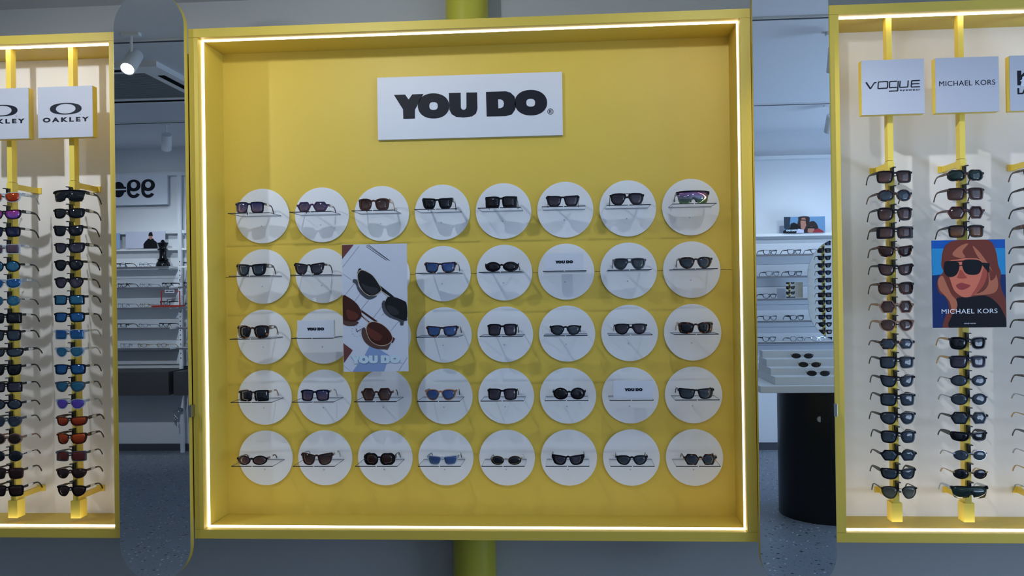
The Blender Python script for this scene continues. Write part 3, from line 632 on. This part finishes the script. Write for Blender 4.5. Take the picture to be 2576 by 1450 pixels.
poly([(1234, 659), (1229, 711), (1293, 708), (1298, 656)]); poly([(1390, 656), (1326, 659), (1320, 708), (1390, 706)]); poly([(1323, 684), (1386, 681)])
bm = bmesh.new()
for s in segs:
    me = curve_mesh('s', [s], .0008); bm.from_mesh(me); bpy.data.meshes.remove(me)
o = bm_obj('lettering', bm, BLACKP, t); o.location = (0, YF, 0)
ax, az = vu(1312, 734); text('lettering', 'eyewear', ax, YF, az, .082, .008, BLACKP, t, bold=.02, spacing=1.2)
t = brand_sign(1.8555, 'square white sign with one line of thin capitals, above the portrait poster')
text('lettering', 'MICHAEL KORS', .0, YF, .120, .222, .021, BLACKP, t, bold=0, spacing=1.06)
t = brand_sign(2.1500, 'square white sign with large capitals, cut by right photo edge')
text('lettering', 'KARL', .006, YF, .134, .205, .060, BLACKP, t, bold=.045)
text('lettering', 'LAGERFELD', .006, YF, .080, .205, .026, BLACKP, t, bold=.04)
o = flat('profile_emblem', [sm([(-.018, -.022), (-.016, -.004), (-.022, .0), (-.014, .006), (-.012, .016), (.002, .02), (.014, .014), (.016, .004), (.022, -.006), (.018, -.022)])], .0006, BOARD, t); o.location = (-.064, YF-.0006, .122)

# ------------------------------------------------------------------ rods with clips and sunglasses
GZ0, GP = 1.961, .0768
def rod(x, n_clip, label):
    t = thing('eyewear_rod', label, 'display rod', (x, .085, .55), 0, 'yellow rods holding sunglasses')
    box('upper_bar', -.0115, .0115, -.016, .022, 1.510, ZI1-.55, YELP, t, .001)
    box('lower_bar', -.013, .013, -.018, .024, .05, 1.508, YELP, t, .001)
    bm = bmesh.new(); bx(bm, -.0215, .0215, -.024, .034, 0, .078)
    bm_obj('foot_block', bm, YELP, t)
    for z in (1.492, .088):
        bm = bmesh.new(); bx(bm, -.006, .006, .024, .188, z-.012, z+.012); bx(bm, -.02, .02, .186, .191, z-.014, z+.014); bm_obj('bracket_arm', bm, YELP, t)
    for k in n_clip:
        z = GZ0-GP*k-.55+.036
        bm = bmesh.new(); bx(bm, -.005, .005, -.036, -.018, z-.008, z+.030); bx(bm, -.0055, .0055, -.058, -.018, z+.027, z+.031); bx(bm, -.0045, .0045, -.066, -.018, z-.0095, z-.0055)
        bm_obj('clip', bm, BLK, t)
def rod_glasses(x, idx, spec, place, tagged, rzs=0.):
    for k, s in zip(idx, spec):
        sh, fr, ln = s[:3]; bo = s[3] if len(s) > 3 else 1; Wd = s[4] if len(s) > 4 else .142; H = s[5] if len(s) > 5 else .049; tp = s[6] if len(s) > 6 else None
        z = GZ0-GP*k + (.049-H)/2
        eyewear(sh, fr, ln, Wd, H, (x, .024, z), glabel(sh, fr, ln, '%s from top, %s' % (ORD[k+1], place)), 'sunglasses clipped to the yellow rods', rzs+random.uniform(-.02, .02), bold=bo, tagged=tagged, temple=tp, drop=-.004, rx=random.uniform(-.03, .03))
LB = [('shield','black','grey',1,.150,.052),('sport','black','grey',1,.148,.046),('wayfarer','black','grey'),('sport','black','violet',1,.146,.048),('panto','black','grey',1,.138,.050),('panto','black','violet',1,.138,.050),
      ('rect','navy','teal',1,.144,.044),('square','black','bluem',1,.146,.044),('rect','clear','bluem',1,.144,.046),('panto','clear','teal',1,.140,.046),('square','navy','bluem',1,.146,.046),('panto','smoke','teal',1,.142,.048),
      ('panto','clear','purple',1,.142,.046),('sport','brown','orange',1,.150,.042),('sport','tort','orange',1,.144,.050),('rect','smoke','red',1,.144,.046),('panto','brown','brown',1,.144,.044),('panto','black','brown',1,.138,.048)]
LA = [('sport','clear','orange',1,.142,.046),('sport','black','pink',1,.144,.044),('square','black','ink',1,.144,.046),('rect','clear','mauve',1,.140,.044),('round','black','teal',1,.140,.052),('sport','clear','bluem',1,.144,.044),
      ('round','silver','teal',0,.136,.046,'black'),('rect','black','grey',1,.144,.048),('square','black','slate',1,.138,.050),('sport','black','slate',1,.148,.040),('wayfarer','black','grey',1,.140,.050),('rect','black','violet',1,.142,.046),
      ('round','navy','slate',1,.138,.046),('panto','smoke','slate',1,.138,.048),('round','beige','brown',1,.138,.050),('round','silver','grey',0,.138,.048,'black'),('square','brown','brown',1,.144,.050),('square','black','brown',1,.144,.050)]
R1 = [('square','black','brgrad',1,.146,.052),('oval','tort','slate',1,.144,.050),('butterfly','black','brgrad',1,.144,.056),('rect','black','brgrad',2,.148,.050),('cat','tort','brown',1,.146,.048),('cat','black','brgrad',1,.146,.050),
      ('butterfly','tort','brgrad',1,.148,.054),('hexagon','beige','brgrad',1,.144,.052),('panto','beige','brgrad',1,.144,.050),('hexagon','tort','slate',1,.146,.044),('square','black','slate',1,.144,.050),('cat','black','slate',1,.144,.050),
      ('square','black','slate',1,.144,.052),('panto','black','slate',1,.148,.052),('butterfly','black','slate',1,.144,.052),('hexagon','black','slate',1,.148,.044),('sport','black','slate',1,.146,.046),('panto','black','sand',0,.146,.052)]
R2a = [('octagon','tort','green',1,.150,.046),('square','brown','brgrad',1,.152,.052),('hexagon','burg','brgrad',1,.152,.052),('square','black','amber',1,.146,.052,'black')]
R2b = [('butterfly','black','grey',1,.152,.052,'gold'),('square','navy','violet',1,.150,.052,'gold'),('oval','black','slate',0,.148,.046,'silver'),('oval','navy','slate',0,.148,.048,'silver'),('hexagon','black','slate',1,.152,.050),
       ('sport','black','grey',2,.148,.040,'black'),('oval','silver','slate',0,.138,.042),('oval','gold','grey',0,.142,.042),('shield','black','green',1,.150,.050,'clear')]
R3 = [('panto','tort','brown'),('wayfarer','black','amber'),('square','black','brown'),('rect','tort','grey',2),('octagon','black','grey'),('cat','black','slate'),('hexagon','black','grey',2),('square','brown','brown'),('rect','havana','slate'),
      ('panto','black','slate'),('cat','navy','grey'),('square','tort','slate'),('oval','silver','slate',0),('round','gold','brown',0),('panto','smoke','slate'),('hexagon','silver','slate',0),('aviator','gold','green',0),('aviator','silver','grey',0)]
all18 = list(range(18))
rod(-1.998, all18, 'yellow display rod nearest the left mirror'); rod_glasses(-1.998, all18, LB, 'rod nearest left mirror', True)
rod(-2.290, all18, 'yellow display rod at the left photo edge'); rod_glasses(-2.290, all18, LA, 'rod at left photo edge', True)
rod(1.5645, all18, 'yellow display rod nearest the right mirror'); rod_glasses(1.5645, all18, R1, 'rod nearest right mirror', False)
rod(1.8555, [0, 1, 2, 3]+list(range(9, 18)), 'yellow display rod passing behind the portrait poster')
rod_glasses(1.8500, [0, 1, 2, 3], R2a, 'rod with portrait poster', False); rod_glasses(1.8500, list(range(9, 18)), R2b, 'rod with portrait poster', False)
rod(2.1500, all18, 'yellow display rod at the right photo edge'); rod_glasses(2.1500, all18, R3, 'rod at right photo edge', False)

for x, place, lab in ((2.442, 'rod just beyond right photo edge', 'yellow display rod just beyond the right photo edge'), (2.734, 'rod reflected in oval mirror', 'yellow display rod reflected in the oval table mirror'), (3.318, 'rod reflected in square mirror', 'yellow display rod reflected in the small square mirror')):
    rod(x, all18, lab)
    rod_glasses(x, all18, [(random.choice(['square', 'wayfarer', 'cat', 'panto', 'rect']), random.choice(['black', 'brown', 'navy']), random.choice(['grey', 'brown', 'ink'])) for k in all18], place, False)
# cable under the right cabinet
bm = bmesh.new()
cp = [(1.818, .30, .479), (1.822, .30, .462), (1.830, .30, .449), (1.848, .30, .437), (1.872, .30, .434), (1.895, .30, .438), (1.914, .30, .440), (1.940, .30, .428), (1.981, .30, .418), (2.020, .30, .425), (2.058, .30, .436), (2.090, .30, .441), (2.125, .30, .440), (2.160, .30, .433), (2.2, .31, .436), (2.3, .33, .45), (2.36, .30, .479)]
tube(bm, cp, [.0055, .005, .0034]+[.0027]*14, 8)
tag(bm_obj('power_cable', bm, BLK, None, True), 'thin black cable hanging below the right yellow cabinet', 'cable')

# ------------------------------------------------------------------ opposite side of the shop (seen in the mirrors)
BRK = mat('white_powder_steel', (214, 220, 226), .4)
PAN = mat('white_slatted_panel', (204, 210, 218), .55)
def slat_panel(x0, x1, z0, z1, lines, label):
    bm = bmesh.new(); zs = [z0]+list(lines)+[z1]
    for a, b in zip(zs, zs[1:]): bx(bm, x0, x1, YB, YB+.03, a+.0025, b-.0025)
    bx(bm, x0, x1, YB, YB+.02, z0, z1)
    tag(bm_obj('wall_panel', bm, PAN), label, 'wall panel')
slat_panel(-4.75, -3.655, .86, 1.80, (.99, 1.10, 1.31, 1.52, 1.71), 'white slatted panel behind the shelves with the chess piece')
slat_panel(-3.595, -2.75, .86, 1.80, (.99, 1.10, 1.31, 1.52, 1.71), 'white slatted panel behind the shelves with the cactus')
slat_panel(1.88, 3.40, .86, 1.98, (.99, 1.16, 1.37, 1.54, 1.75), 'white slatted panel behind the shelves with the small square mirror')
def wall_shelf(x0, x1, z, label, bright=False):
    t = thing('wall_shelf', label, 'shelf', ((x0+x1)/2, YB+.03, z-.018), 0, 'white shelves on the opposite wall')
    h = (x1-x0)/2
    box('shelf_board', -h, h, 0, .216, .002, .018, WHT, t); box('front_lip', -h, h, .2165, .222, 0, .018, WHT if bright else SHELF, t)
LZ = [1.822, 1.624, 1.428, 1.232, 1.036]
for i, z in enumerate(LZ):
    wall_shelf(-4.72, -3.668, z, 'white wall shelf, %s from top, left bay seen in left mirror' % ORD[i+1])
    wall_shelf(-3.578, -2.80, z, 'white wall shelf, %s from top, right bay seen in left mirror' % ORD[i+1], i < 1)
RZ = [1.838, 1.638, 1.432, 1.229, 1.033]
for i, z in enumerate(RZ): wall_shelf(1.90, 3.30, z, 'white wall shelf, %s from top, seen in right mirror' % ORD[i+1])
def upright(x, y, label):
    bm = bmesh.new(); bx(bm, x-.017, x+.017, y-.015, y+.015, 0, 2.722)
    t = thing('shelf_upright', label, 'upright post', (x, y, 0)); o = bm_obj('post', bm, BRK, t); o.location = (-x, -y, 0)
    bm = bmesh.new()
    for k in range(22): bx(bm, -.004, .004, .0152, .0158, .92+k*.045, .932+k*.045)
    bm_obj('slot_holes', bm, BLK, t)
    return t
upright(-3.622, YB+.10, 'white perforated upright between the two shelf bays'); upright(1.865, YB+.10, 'white upright beside the shelves seen in right mirror')
for x0, x1, z, lab in ((-4.75, -3.64, 2.150, 'white crossbar left of the perforated upright behind the wall poster'), (-3.604, -2.8, 2.150, 'white crossbar right of the perforated upright'), (-4.75, -2.8, 2.722, 'white top rail above the perforated upright'), (1.85, 3.4, 2.735, 'white top rail above the two-person poster')):
    tag(box('cross_rail', x0, x1, YB+.0, YB+.09, z, z+.03, BRK), lab, 'rail')
# ledge boards that carry posters
tag(box('poster_ledge', -4.75, -2.8, YB, YB+.10, 1.985, 2.005, WHT), 'white narrow ledge under the poster of the man in the beanie', 'ledge')
tag(box('poster_ledge', 1.88, 3.4, YB, YB+.12, 2.010, 2.035, WHT), 'white narrow ledge under the two-person poster', 'ledge')
# the big white sign with two round letters
t = thing('hanging_sign', 'large white sign with round black letters seen in left mirror', 'sign', (-4.235, -4.78, 2.436))
box('sign_board', -.5, .490, 0, .03, 0, .300, BOARD, t, .001)
SIGNLOC = -.0012
gl = [rbox_arc(0, .048, .062, .058, 40, 2.2), rbox_arc(.002, .047, .026, .026, 32)]
def g_letter(cx):
    # round single-storey letter g: bowl with stem and hook
    o = flat('letter', [rbox_arc(0, .030, .0575, .0480, 40, 2.1), rbox_arc(0, .034, .0255, .0255, 32)], .002, BLACKP, t, rz=PI); o.scale = (1.2, 1, 1.22); o.location = (cx, .0305, .155)
    arc = lambda r, ry, a0, a1, n=14: [(r*math.cos(math.radians(a0+(a1-a0)*k/n)), -.016+ry*math.sin(math.radians(a0+(a1-a0)*k/n))) for k in range(n+1)]
    pts = [(.0575, .030)] + arc(.0575, .056, 0, -152) + arc(.030, .031, -150, 0) + [(.029, .030)]
    o = flat('letter', [pts], .002, BLACKP, t, rz=PI); o.scale = (1.2, 1, 1.22); o.location = (cx, .0325, .155)
for cx in (.298, .152): g_letter(cx)
for s in (1, -1):
    o = flat('split_ring_emblem', [[(-.072, s*.006), (-.072, s*.022), (-.056, s*.024)] + [(-.05*math.cos(a), s*(.024+.046*math.sin(a))) for a in [PI*i/14 for i in range(1, 14)]] + [(.056, s*.024), (.072, s*.022), (.072, s*.006)]], .002, BLACKP, t, rz=PI); o.scale = (1.1, 1, 1.1); o.location = (-.005, .0305, .155)
def back_poster(name, label, cx, y, z0, w, h, base, layers, base_name='poster_board'):
    t = thing(name, label, 'poster', (cx, y, z0)); box(base_name, -w/2, w/2, -.006, 0, 0, h, base, t)
    for i, (n, pts, m) in enumerate(layers):   # layers given as seen in the mirror, u left to right, v up
        o = flat(n, [[((u-.5)*w, v*h) for u, v in pts]], .0004, m, t, rz=0); me = o.data
        me.transform(Matrix.Diagonal((1, -1, 1, 1))); o.location = (0, .0003+.0005*i, 0)
    return t
PB = PM('black_cloth', (16, 18, 24)); PSK = PM('face', (170, 120, 104)); PMV = PM('pale_lilac', (196, 200, 220))
back_poster('beanie_poster', 'pale poster of a man in black jacket and beanie, seen in left mirror', -3.965, YB+.115, 2.006, .40, .165, PMV, [
    ('printed_jacket', [(.45, 0), (.45, .25), (.50, .42), (.545, .50), (.56, .58), (.70, .58), (.72, .48), (.78, .38), (.80, .2), (.81, 0)], PB),
    ('printed_hat', [(.58, .72), (.585, .85), (.61, .95), (.66, .97), (.685, .85), (.69, .72)], PB),
    ('printed_face', [(.59, .73), (.68, .73), (.67, .58), (.635, .5), (.60, .58)], PSK)])
t = back_poster('blue_poster', 'light blue poster with dark round shape, left in left mirror', -4.315, YB+.115, 2.006, .18, .155, PM('sky_card', (150, 178, 214)), [
    ('printed_dark_shape', sm([(.0, 0), (.0, .36), (.18, .42), (.36, .30), (.48, .14), (.52, 0)]), PB)])
YDM = PM('teal_sea', (104, 146, 184))
t = back_poster('two_person_poster', 'blue poster of two people in glasses, seen in right mirror', 2.365, YB+.135, 2.036, .372, .150, YDM, [
    ('printed_tree', [(0, .3), (0, 1), (.16, 1), (.14, .6), (.15, .3), (.08, .2)], PM('foliage', (40, 56, 72))),
    ('printed_jacket', sm([(.0, 0), (.02, .22), (.14, .3), (.16, .55), (.24, .64), (.34, .55), (.55, .55), (.56, .2), (.5, 0)]), PB),
    ('printed_shirt', [(.29, 0), (.34, .26), (.48, .2), (.48, 0)], PM('white_shirt', (190, 196, 220))),
    ('printed_face', sm([(.40, .45), (.39, .75), (.44, .92), (.52, .9), (.55, .7), (.53, .4), (.5, .22), (.42, .25)]), PSK),
    ('printed_hair', sm([(.33, .5), (.35, .8), (.37, 1), (.6, 1), (.62, .7), (.58, .4), (.53, .6), (.52, .9), (.44, .92), (.40, .75), (.40, .4)]), PM('dark_hair', (46, 36, 40))),
    ('printed_hair', sm([(.5, 0), (.52, .35), (.58, .6), (.70, .72), (.78, .6), (.83, .3), (.78, .1)]), PM('dark_hair', (46, 36, 40))),
    ('printed_face', sm([(.57, .1), (.60, .34), (.72, .34), (.73, .1), (.66, .0), (.6, .0)]), PSK),
    ('printed_sweater', [(.68, 0), (.74, .18), (.84, .26), (.95, .1), (.97, 0)], PM('red_wool', (150, 50, 60))),
    ('printed_glasses', strip(.40, .80, .54, .78, .05), PB), ('printed_glasses', strip(.57, .32, .74, .30, .09), PB)])
logo('lettering', -.118, .006, .024, .105, PM('white_letter', (190, 212, 228)), t, rz=PI, reg=False)
# black chess queen
ch = lathe('chess_queen_figure', [(0, 0), (.066, 0), (.068, .012), (.062, .03), (.064, .034), (.050, .052), (.046, .058), (.056, .064), (.050, .070), (.036, .082), (.032, .11), (.034, .150), (.036, .155), (.052, .162), (.046, .170), (.036, .174), (.034, .188), (.050, .225), (.054, .233), (.030, .236), (.018, .246), (.016, .254), (.008, .262), (0, .264)],
           mat('glossy_black_ceramic', (10, 10, 14), .12), loc=(0, 0, 0), seg=48)
ch.location = (-3.772, -4.70, 1.822); tag(ch, 'glossy black chess queen figure on the top shelf, seen in left mirror', 'figure')
# small items on the ledges
tag(box('pink_card', -4.170, -4.125, YB+.05, YB+.06, 2.0055, 2.022, mat('pink_card_paint', (200, 130, 140), .6)), 'tiny pink card on the ledge left of the beanie poster', 'card')
# red display frame
REDM = mat('red_lacquer', (150, 44, 34), .4)
t = thing('red_display_frame', 'red open display frame with white name card on the third shelf', 'display frame', (-3.70, -4.66, LZ[2]))
box('frame_base', -.145, .135, -.05, .06, 0, .018, REDM, t)
for x in (-.05, .132): box('frame_upright', x-.004, x+.004, .045, .055, .018, .150, REDM, t)
box('frame_top', -.054, .136, .045, .055, .150, .156, REDM, t)
box('name_card', -.010, .082, .0555, .058, .138, .166, BOARD, t)
logo('lettering', .036, .0585, .152, .082, BLACKP, t, rz=PI, reg=False)
# cactus in red and white pot
t = thing('potted_succulent', 'small dark green succulent in a red pot, fourth shelf, left mirror', 'plant', (-3.44, -4.70, LZ[3]))
lathe('pot', [(0, 0), (.024, 0), (.028, .06), (.024, .06), (.022, .05), (0, .05)], REDM, t, 24)
bm = bmesh.new()
for k in range(14):
    a = k*2.4; s = .5+.5*((k*7) % 5)/5; tube(bm, [(0, 0, .05), (.014*math.cos(a), .014*math.sin(a), .07), (.034*s*math.cos(a), .034*s*math.sin(a), .075+.02*s)], [.004, .005, .0006], 6)
bm_obj('leaves', bm, mat('dark_leaf_green', (26, 48, 36), .5), t, True)
# eyeglasses on the opposite shelves (facing this way)
LE = [(0,-4.190,'rect','black'),(0,-3.960,'oval','silver'),(0,-3.505,'rect','black'),(1,-4.180,'wayfarer','black'),(1,-3.955,'round','silver'),(1,-3.732,'panto','black'),(1,-3.515,'panto','black'),
      (2,-4.180,'rect','silver'),(2,-3.960,'round','gold'),(2,-3.505,'hexagon','black'),(3,-4.190,'rect','black'),(3,-3.972,'round','silver'),(3,-3.765,'aviator','black'),
      (4,-4.160,'rect','silver'),(4,-3.985,'oval','gold'),(4,-3.790,'round','gold'),(4,-3.515,'round','gold')]
cnt = {}
for s, x, sh, fr in LE:
    bay = 'left bay' if x < -3.6 else 'right bay'
    k = cnt[(s, bay)] = cnt.get((s, bay), 0)+1
    lab = '%s %s eyeglasses, %s on %s shelf, %s, left mirror' % (FN[fr], NAMES[sh], ORD[k], ORD[s+1], bay)
    eyewear(sh, fr, 'clear', .138, .042, (x, -4.665, LZ[s]), lab, 'eyeglasses on the shelves in left mirror', PI+.45 if fr != 'black' or s else PI+.35, bold=1 if fr == 'black' else 0, t=.0022 if fr == 'black' else .0012, kind='eyeglasses', tagged=False)
eyewear('rect', 'black', 'clear', .138, .040, (-3.755, -4.675, LZ[2]+.018), 'black rectangular eyeglasses standing inside the red display frame', 'eyeglasses on the shelves in left mirror', PI+.4, t=.0022, kind='eyeglasses', tagged=False)
RE = [(0,1.985,'wayfarer','black'),(0,2.205,'wayfarer','black'),(0,2.415,'panto','black'),(1,2.005,'aviator','smoke'),(1,2.210,'wayfarer','navy'),(2,1.975,'panto','navy'),(3,1.975,'wayfarer','navy'),(3,2.220,'butterfly','black'),(4,1.965,'cat','black'),(4,2.215,'hexagon','grey'),(4,2.41,'round','silver')]
cnt = {}
for s, x, sh, fr in RE:
    k = cnt[s] = cnt.get(s, 0)+1
    lab = '%s %s eyeglasses, %s on %s shelf, seen in right mirror' % (FN[fr], NAMES[sh], ORD[k], ORD[s+1])
    eyewear(sh, fr, 'clear', .142, .045, (x+.055, -4.665, RZ[s]), lab, 'eyeglasses on the shelves in right mirror', PI-.25, bold=2 if sh == 'butterfly' else 1, t=.0036, kind='eyeglasses', tagged=False)
# small square mirror on the third right-hand shelf
t = thing('square_mirror', 'small square mirror standing on the third shelf in right mirror', 'mirror', (2.250, -4.655, RZ[2]))
box('mirror_back', -.078, .078, -.006, 0, .001, .150, BRK, t); box('mirror_glass', -.076, .076, .0001, .002, .003, .148, MIRR, t)
# base cabinets
for x0, x1, lab in ((-4.72, -3.597, 'dark grey drawer cabinet under the left shelf bay, seen in left mirror'), (-3.548, -2.80, 'dark grey drawer cabinet under the right shelf bay, seen in left mirror')):
    t = thing('drawer_cabinet', lab, 'cabinet', ((x0+x1)/2, YB, .598)); h = (x1-x0)/2
    box('cabinet_body', -h, h, 0, .42, 0, .222, DARKG, t); box('drawer_front', -h, h, .4205, .438, 0, .222, DARKG, t, .001)
tag(box('worktop_trim', -3.60, -2.80, YB+.02, YB+.10, .83, .845, BLK), 'thin black strip behind the right drawer cabinet', 'trim')
# key ring hanging from the foreground glass lock
t = thing('lock_with_keys', 'chrome lock with a hanging bunch of keys, seen in left mirror', 'lock', (-3.622, YB+.12, .42))
lathe('lock_cylinder', [(0, 0), (.024, 0), (.026, .006), (.02, .03), (0, .032)], STEEL, t, 24, axis='Y', loc=(0, .03, 0))
bm = bmesh.new(); tube(bm, [(-.0+.028*math.cos(a)-.035, .03, -.03+.028*math.sin(a)) for a in [2*PI*i/20 for i in range(21)]], .0022, 6); bm_obj('key_ring', bm, STEEL, t)
for k, (dx, dz) in enumerate(((-.05, -.07), (-.036, -.085))):
    bm = bmesh.new(); tube(bm, [(dx+.011*math.cos(a), .03+.004*k, dz+.011*math.sin(a)) for a in [2*PI*i/12 for i in range(13)]], .004, 6); bx(bm, dx-.004, dx+.004, .028+.004*k, .031+.004*k, dz-.07, dz-.01); bm_obj('key', bm, STEEL, t)
# ------------------------------------------------------------------ console with stepped plinth
t = thing('console_table', 'white console slab on a black oval column, seen in right mirror', 'console', (1.95, -2.40, 0))
box('table_top', -.545, .75, -.55, .33, .862, .905, mat('white_laminate', (222, 226, 226), .4), t, .002)
lathe('column_base', [(0, 0), (.345, 0), (.345, .8618), (0, .8618)], mat('black_gloss_laminate', (8, 9, 12), .3), t, 72, loc=(0, -.08, 0), sy=1.)
o = lathe('lock', [(0, 0), (.018, 0), (.02, .004), (.012, .008), (0, .008)], STEEL, t, 24, axis='Y'); o.location = (-.15, .232, .68)
t = thing('stepped_plinth', 'white four-step plinth holding three sunglasses on the console', 'plinth', (1.95, -2.15, .905))
PLM = mat('white_plinth_paint', (214, 218, 220), .5)
bm = bmesh.new()
for k, (x, y1, z) in enumerate(((-.435, 0, .050), (-.430, -.15, .094), (-.425, -.30, .141), (-.420, -.45, .188))):
    bx(bm, x, .6, -.55, y1, .0005 if k == 0 else .0006, z)
bm_obj('steps', bm, PLM, t)
for k, (x, y, z, sh, fr) in enumerate(((1.80, -2.195, .905+.050, 'oval', 'silver'), (1.785, -2.345, .905+.094, 'oval', 'gold'), (1.775, -2.495, .905+.141, 'round', 'silver'))):
    eyewear(sh, fr, 'grey', .150, .036, (x, y, z), '%s %s sunglasses with dark grey lenses, %s step of white plinth' % (FN[fr], NAMES[sh], ('lowest', 'middle', 'upper')[k]), 'sunglasses on the stepped plinth', PI+.2, kind='sunglasses', tagged=False, temple='black', rx=-.0)
# oval table mirror standing behind the plinth: reflects the rods of the right cabinet
t = thing('oval_table_mirror', 'large oval mirror standing on the console, seen in right mirror', 'mirror', (2.190, -2.86, .905), .014)
o = flat('mirror_glass', [pill(-.275, .275, .22, .99, 0, 28)], .004, MIRR, t, rz=0); o.location = (0, .006, 0)
o = flat('mirror_rim', [pill(-.279, .279, .216, .994), pill(-.275, .275, .22, .99)], .012, BRK, t); o.location = (0, .01, 0)
o = flat('backing_board', [pill(-.277, .277, .218, .992)], .004, BRK, t); o.location = (0, 0, 0)
box('stand', -.03, .03, -.03, -.0045, 0, .6, BRK, t); box('stand_foot', -.14, .14, -.085, -.03, 0, .012, BRK, t)
# ------------------------------------------------------------------ ceiling air conditioner
t = thing('ceiling_air_conditioner', 'white square ceiling air conditioner with dark grille, seen in left mirror', 'air conditioner', (-2.85, -2.17, ZC-.035))
bm = bmesh.new(); a, b = .51, .36
bx(bm, -a, a, b, a, 0, .035); bx(bm, -a, a, -a, -b, 0, .035); bx(bm, -a, -b, -b, b, 0, .035); bx(bm, b, a, -b, b, 0, .035)
bm_obj('fascia', bm, WHT, t)
bm = bmesh.new()
for k in range(25): y = -.352+k*.0293; bx(bm, -.355, .355, y-.009, y+.009, .006, .014)
bm_obj('grille', bm, mat('grey_grille', (120, 126, 136), .6), t)
box('filter', -.359, .359, -.359, .359, .02, .034, mat('dark_filter', (66, 72, 82), .8), t)
for k, (dx, dy, w, h) in enumerate(((.435, 0, .022, .29), (-.435, 0, .022, .29), (0, .435, .29, .022), (0, -.435, .29, .022))):
    box('air_slot', dx-w, dx+w, dy-h, dy+h, -.003, -.0005, mat('matt_black_slot', (8, 9, 12), .9, spec=.1), t)
print('objects', len(bpy.data.objects), 'top-level', sum(1 for o in bpy.data.objects if not o.parent))
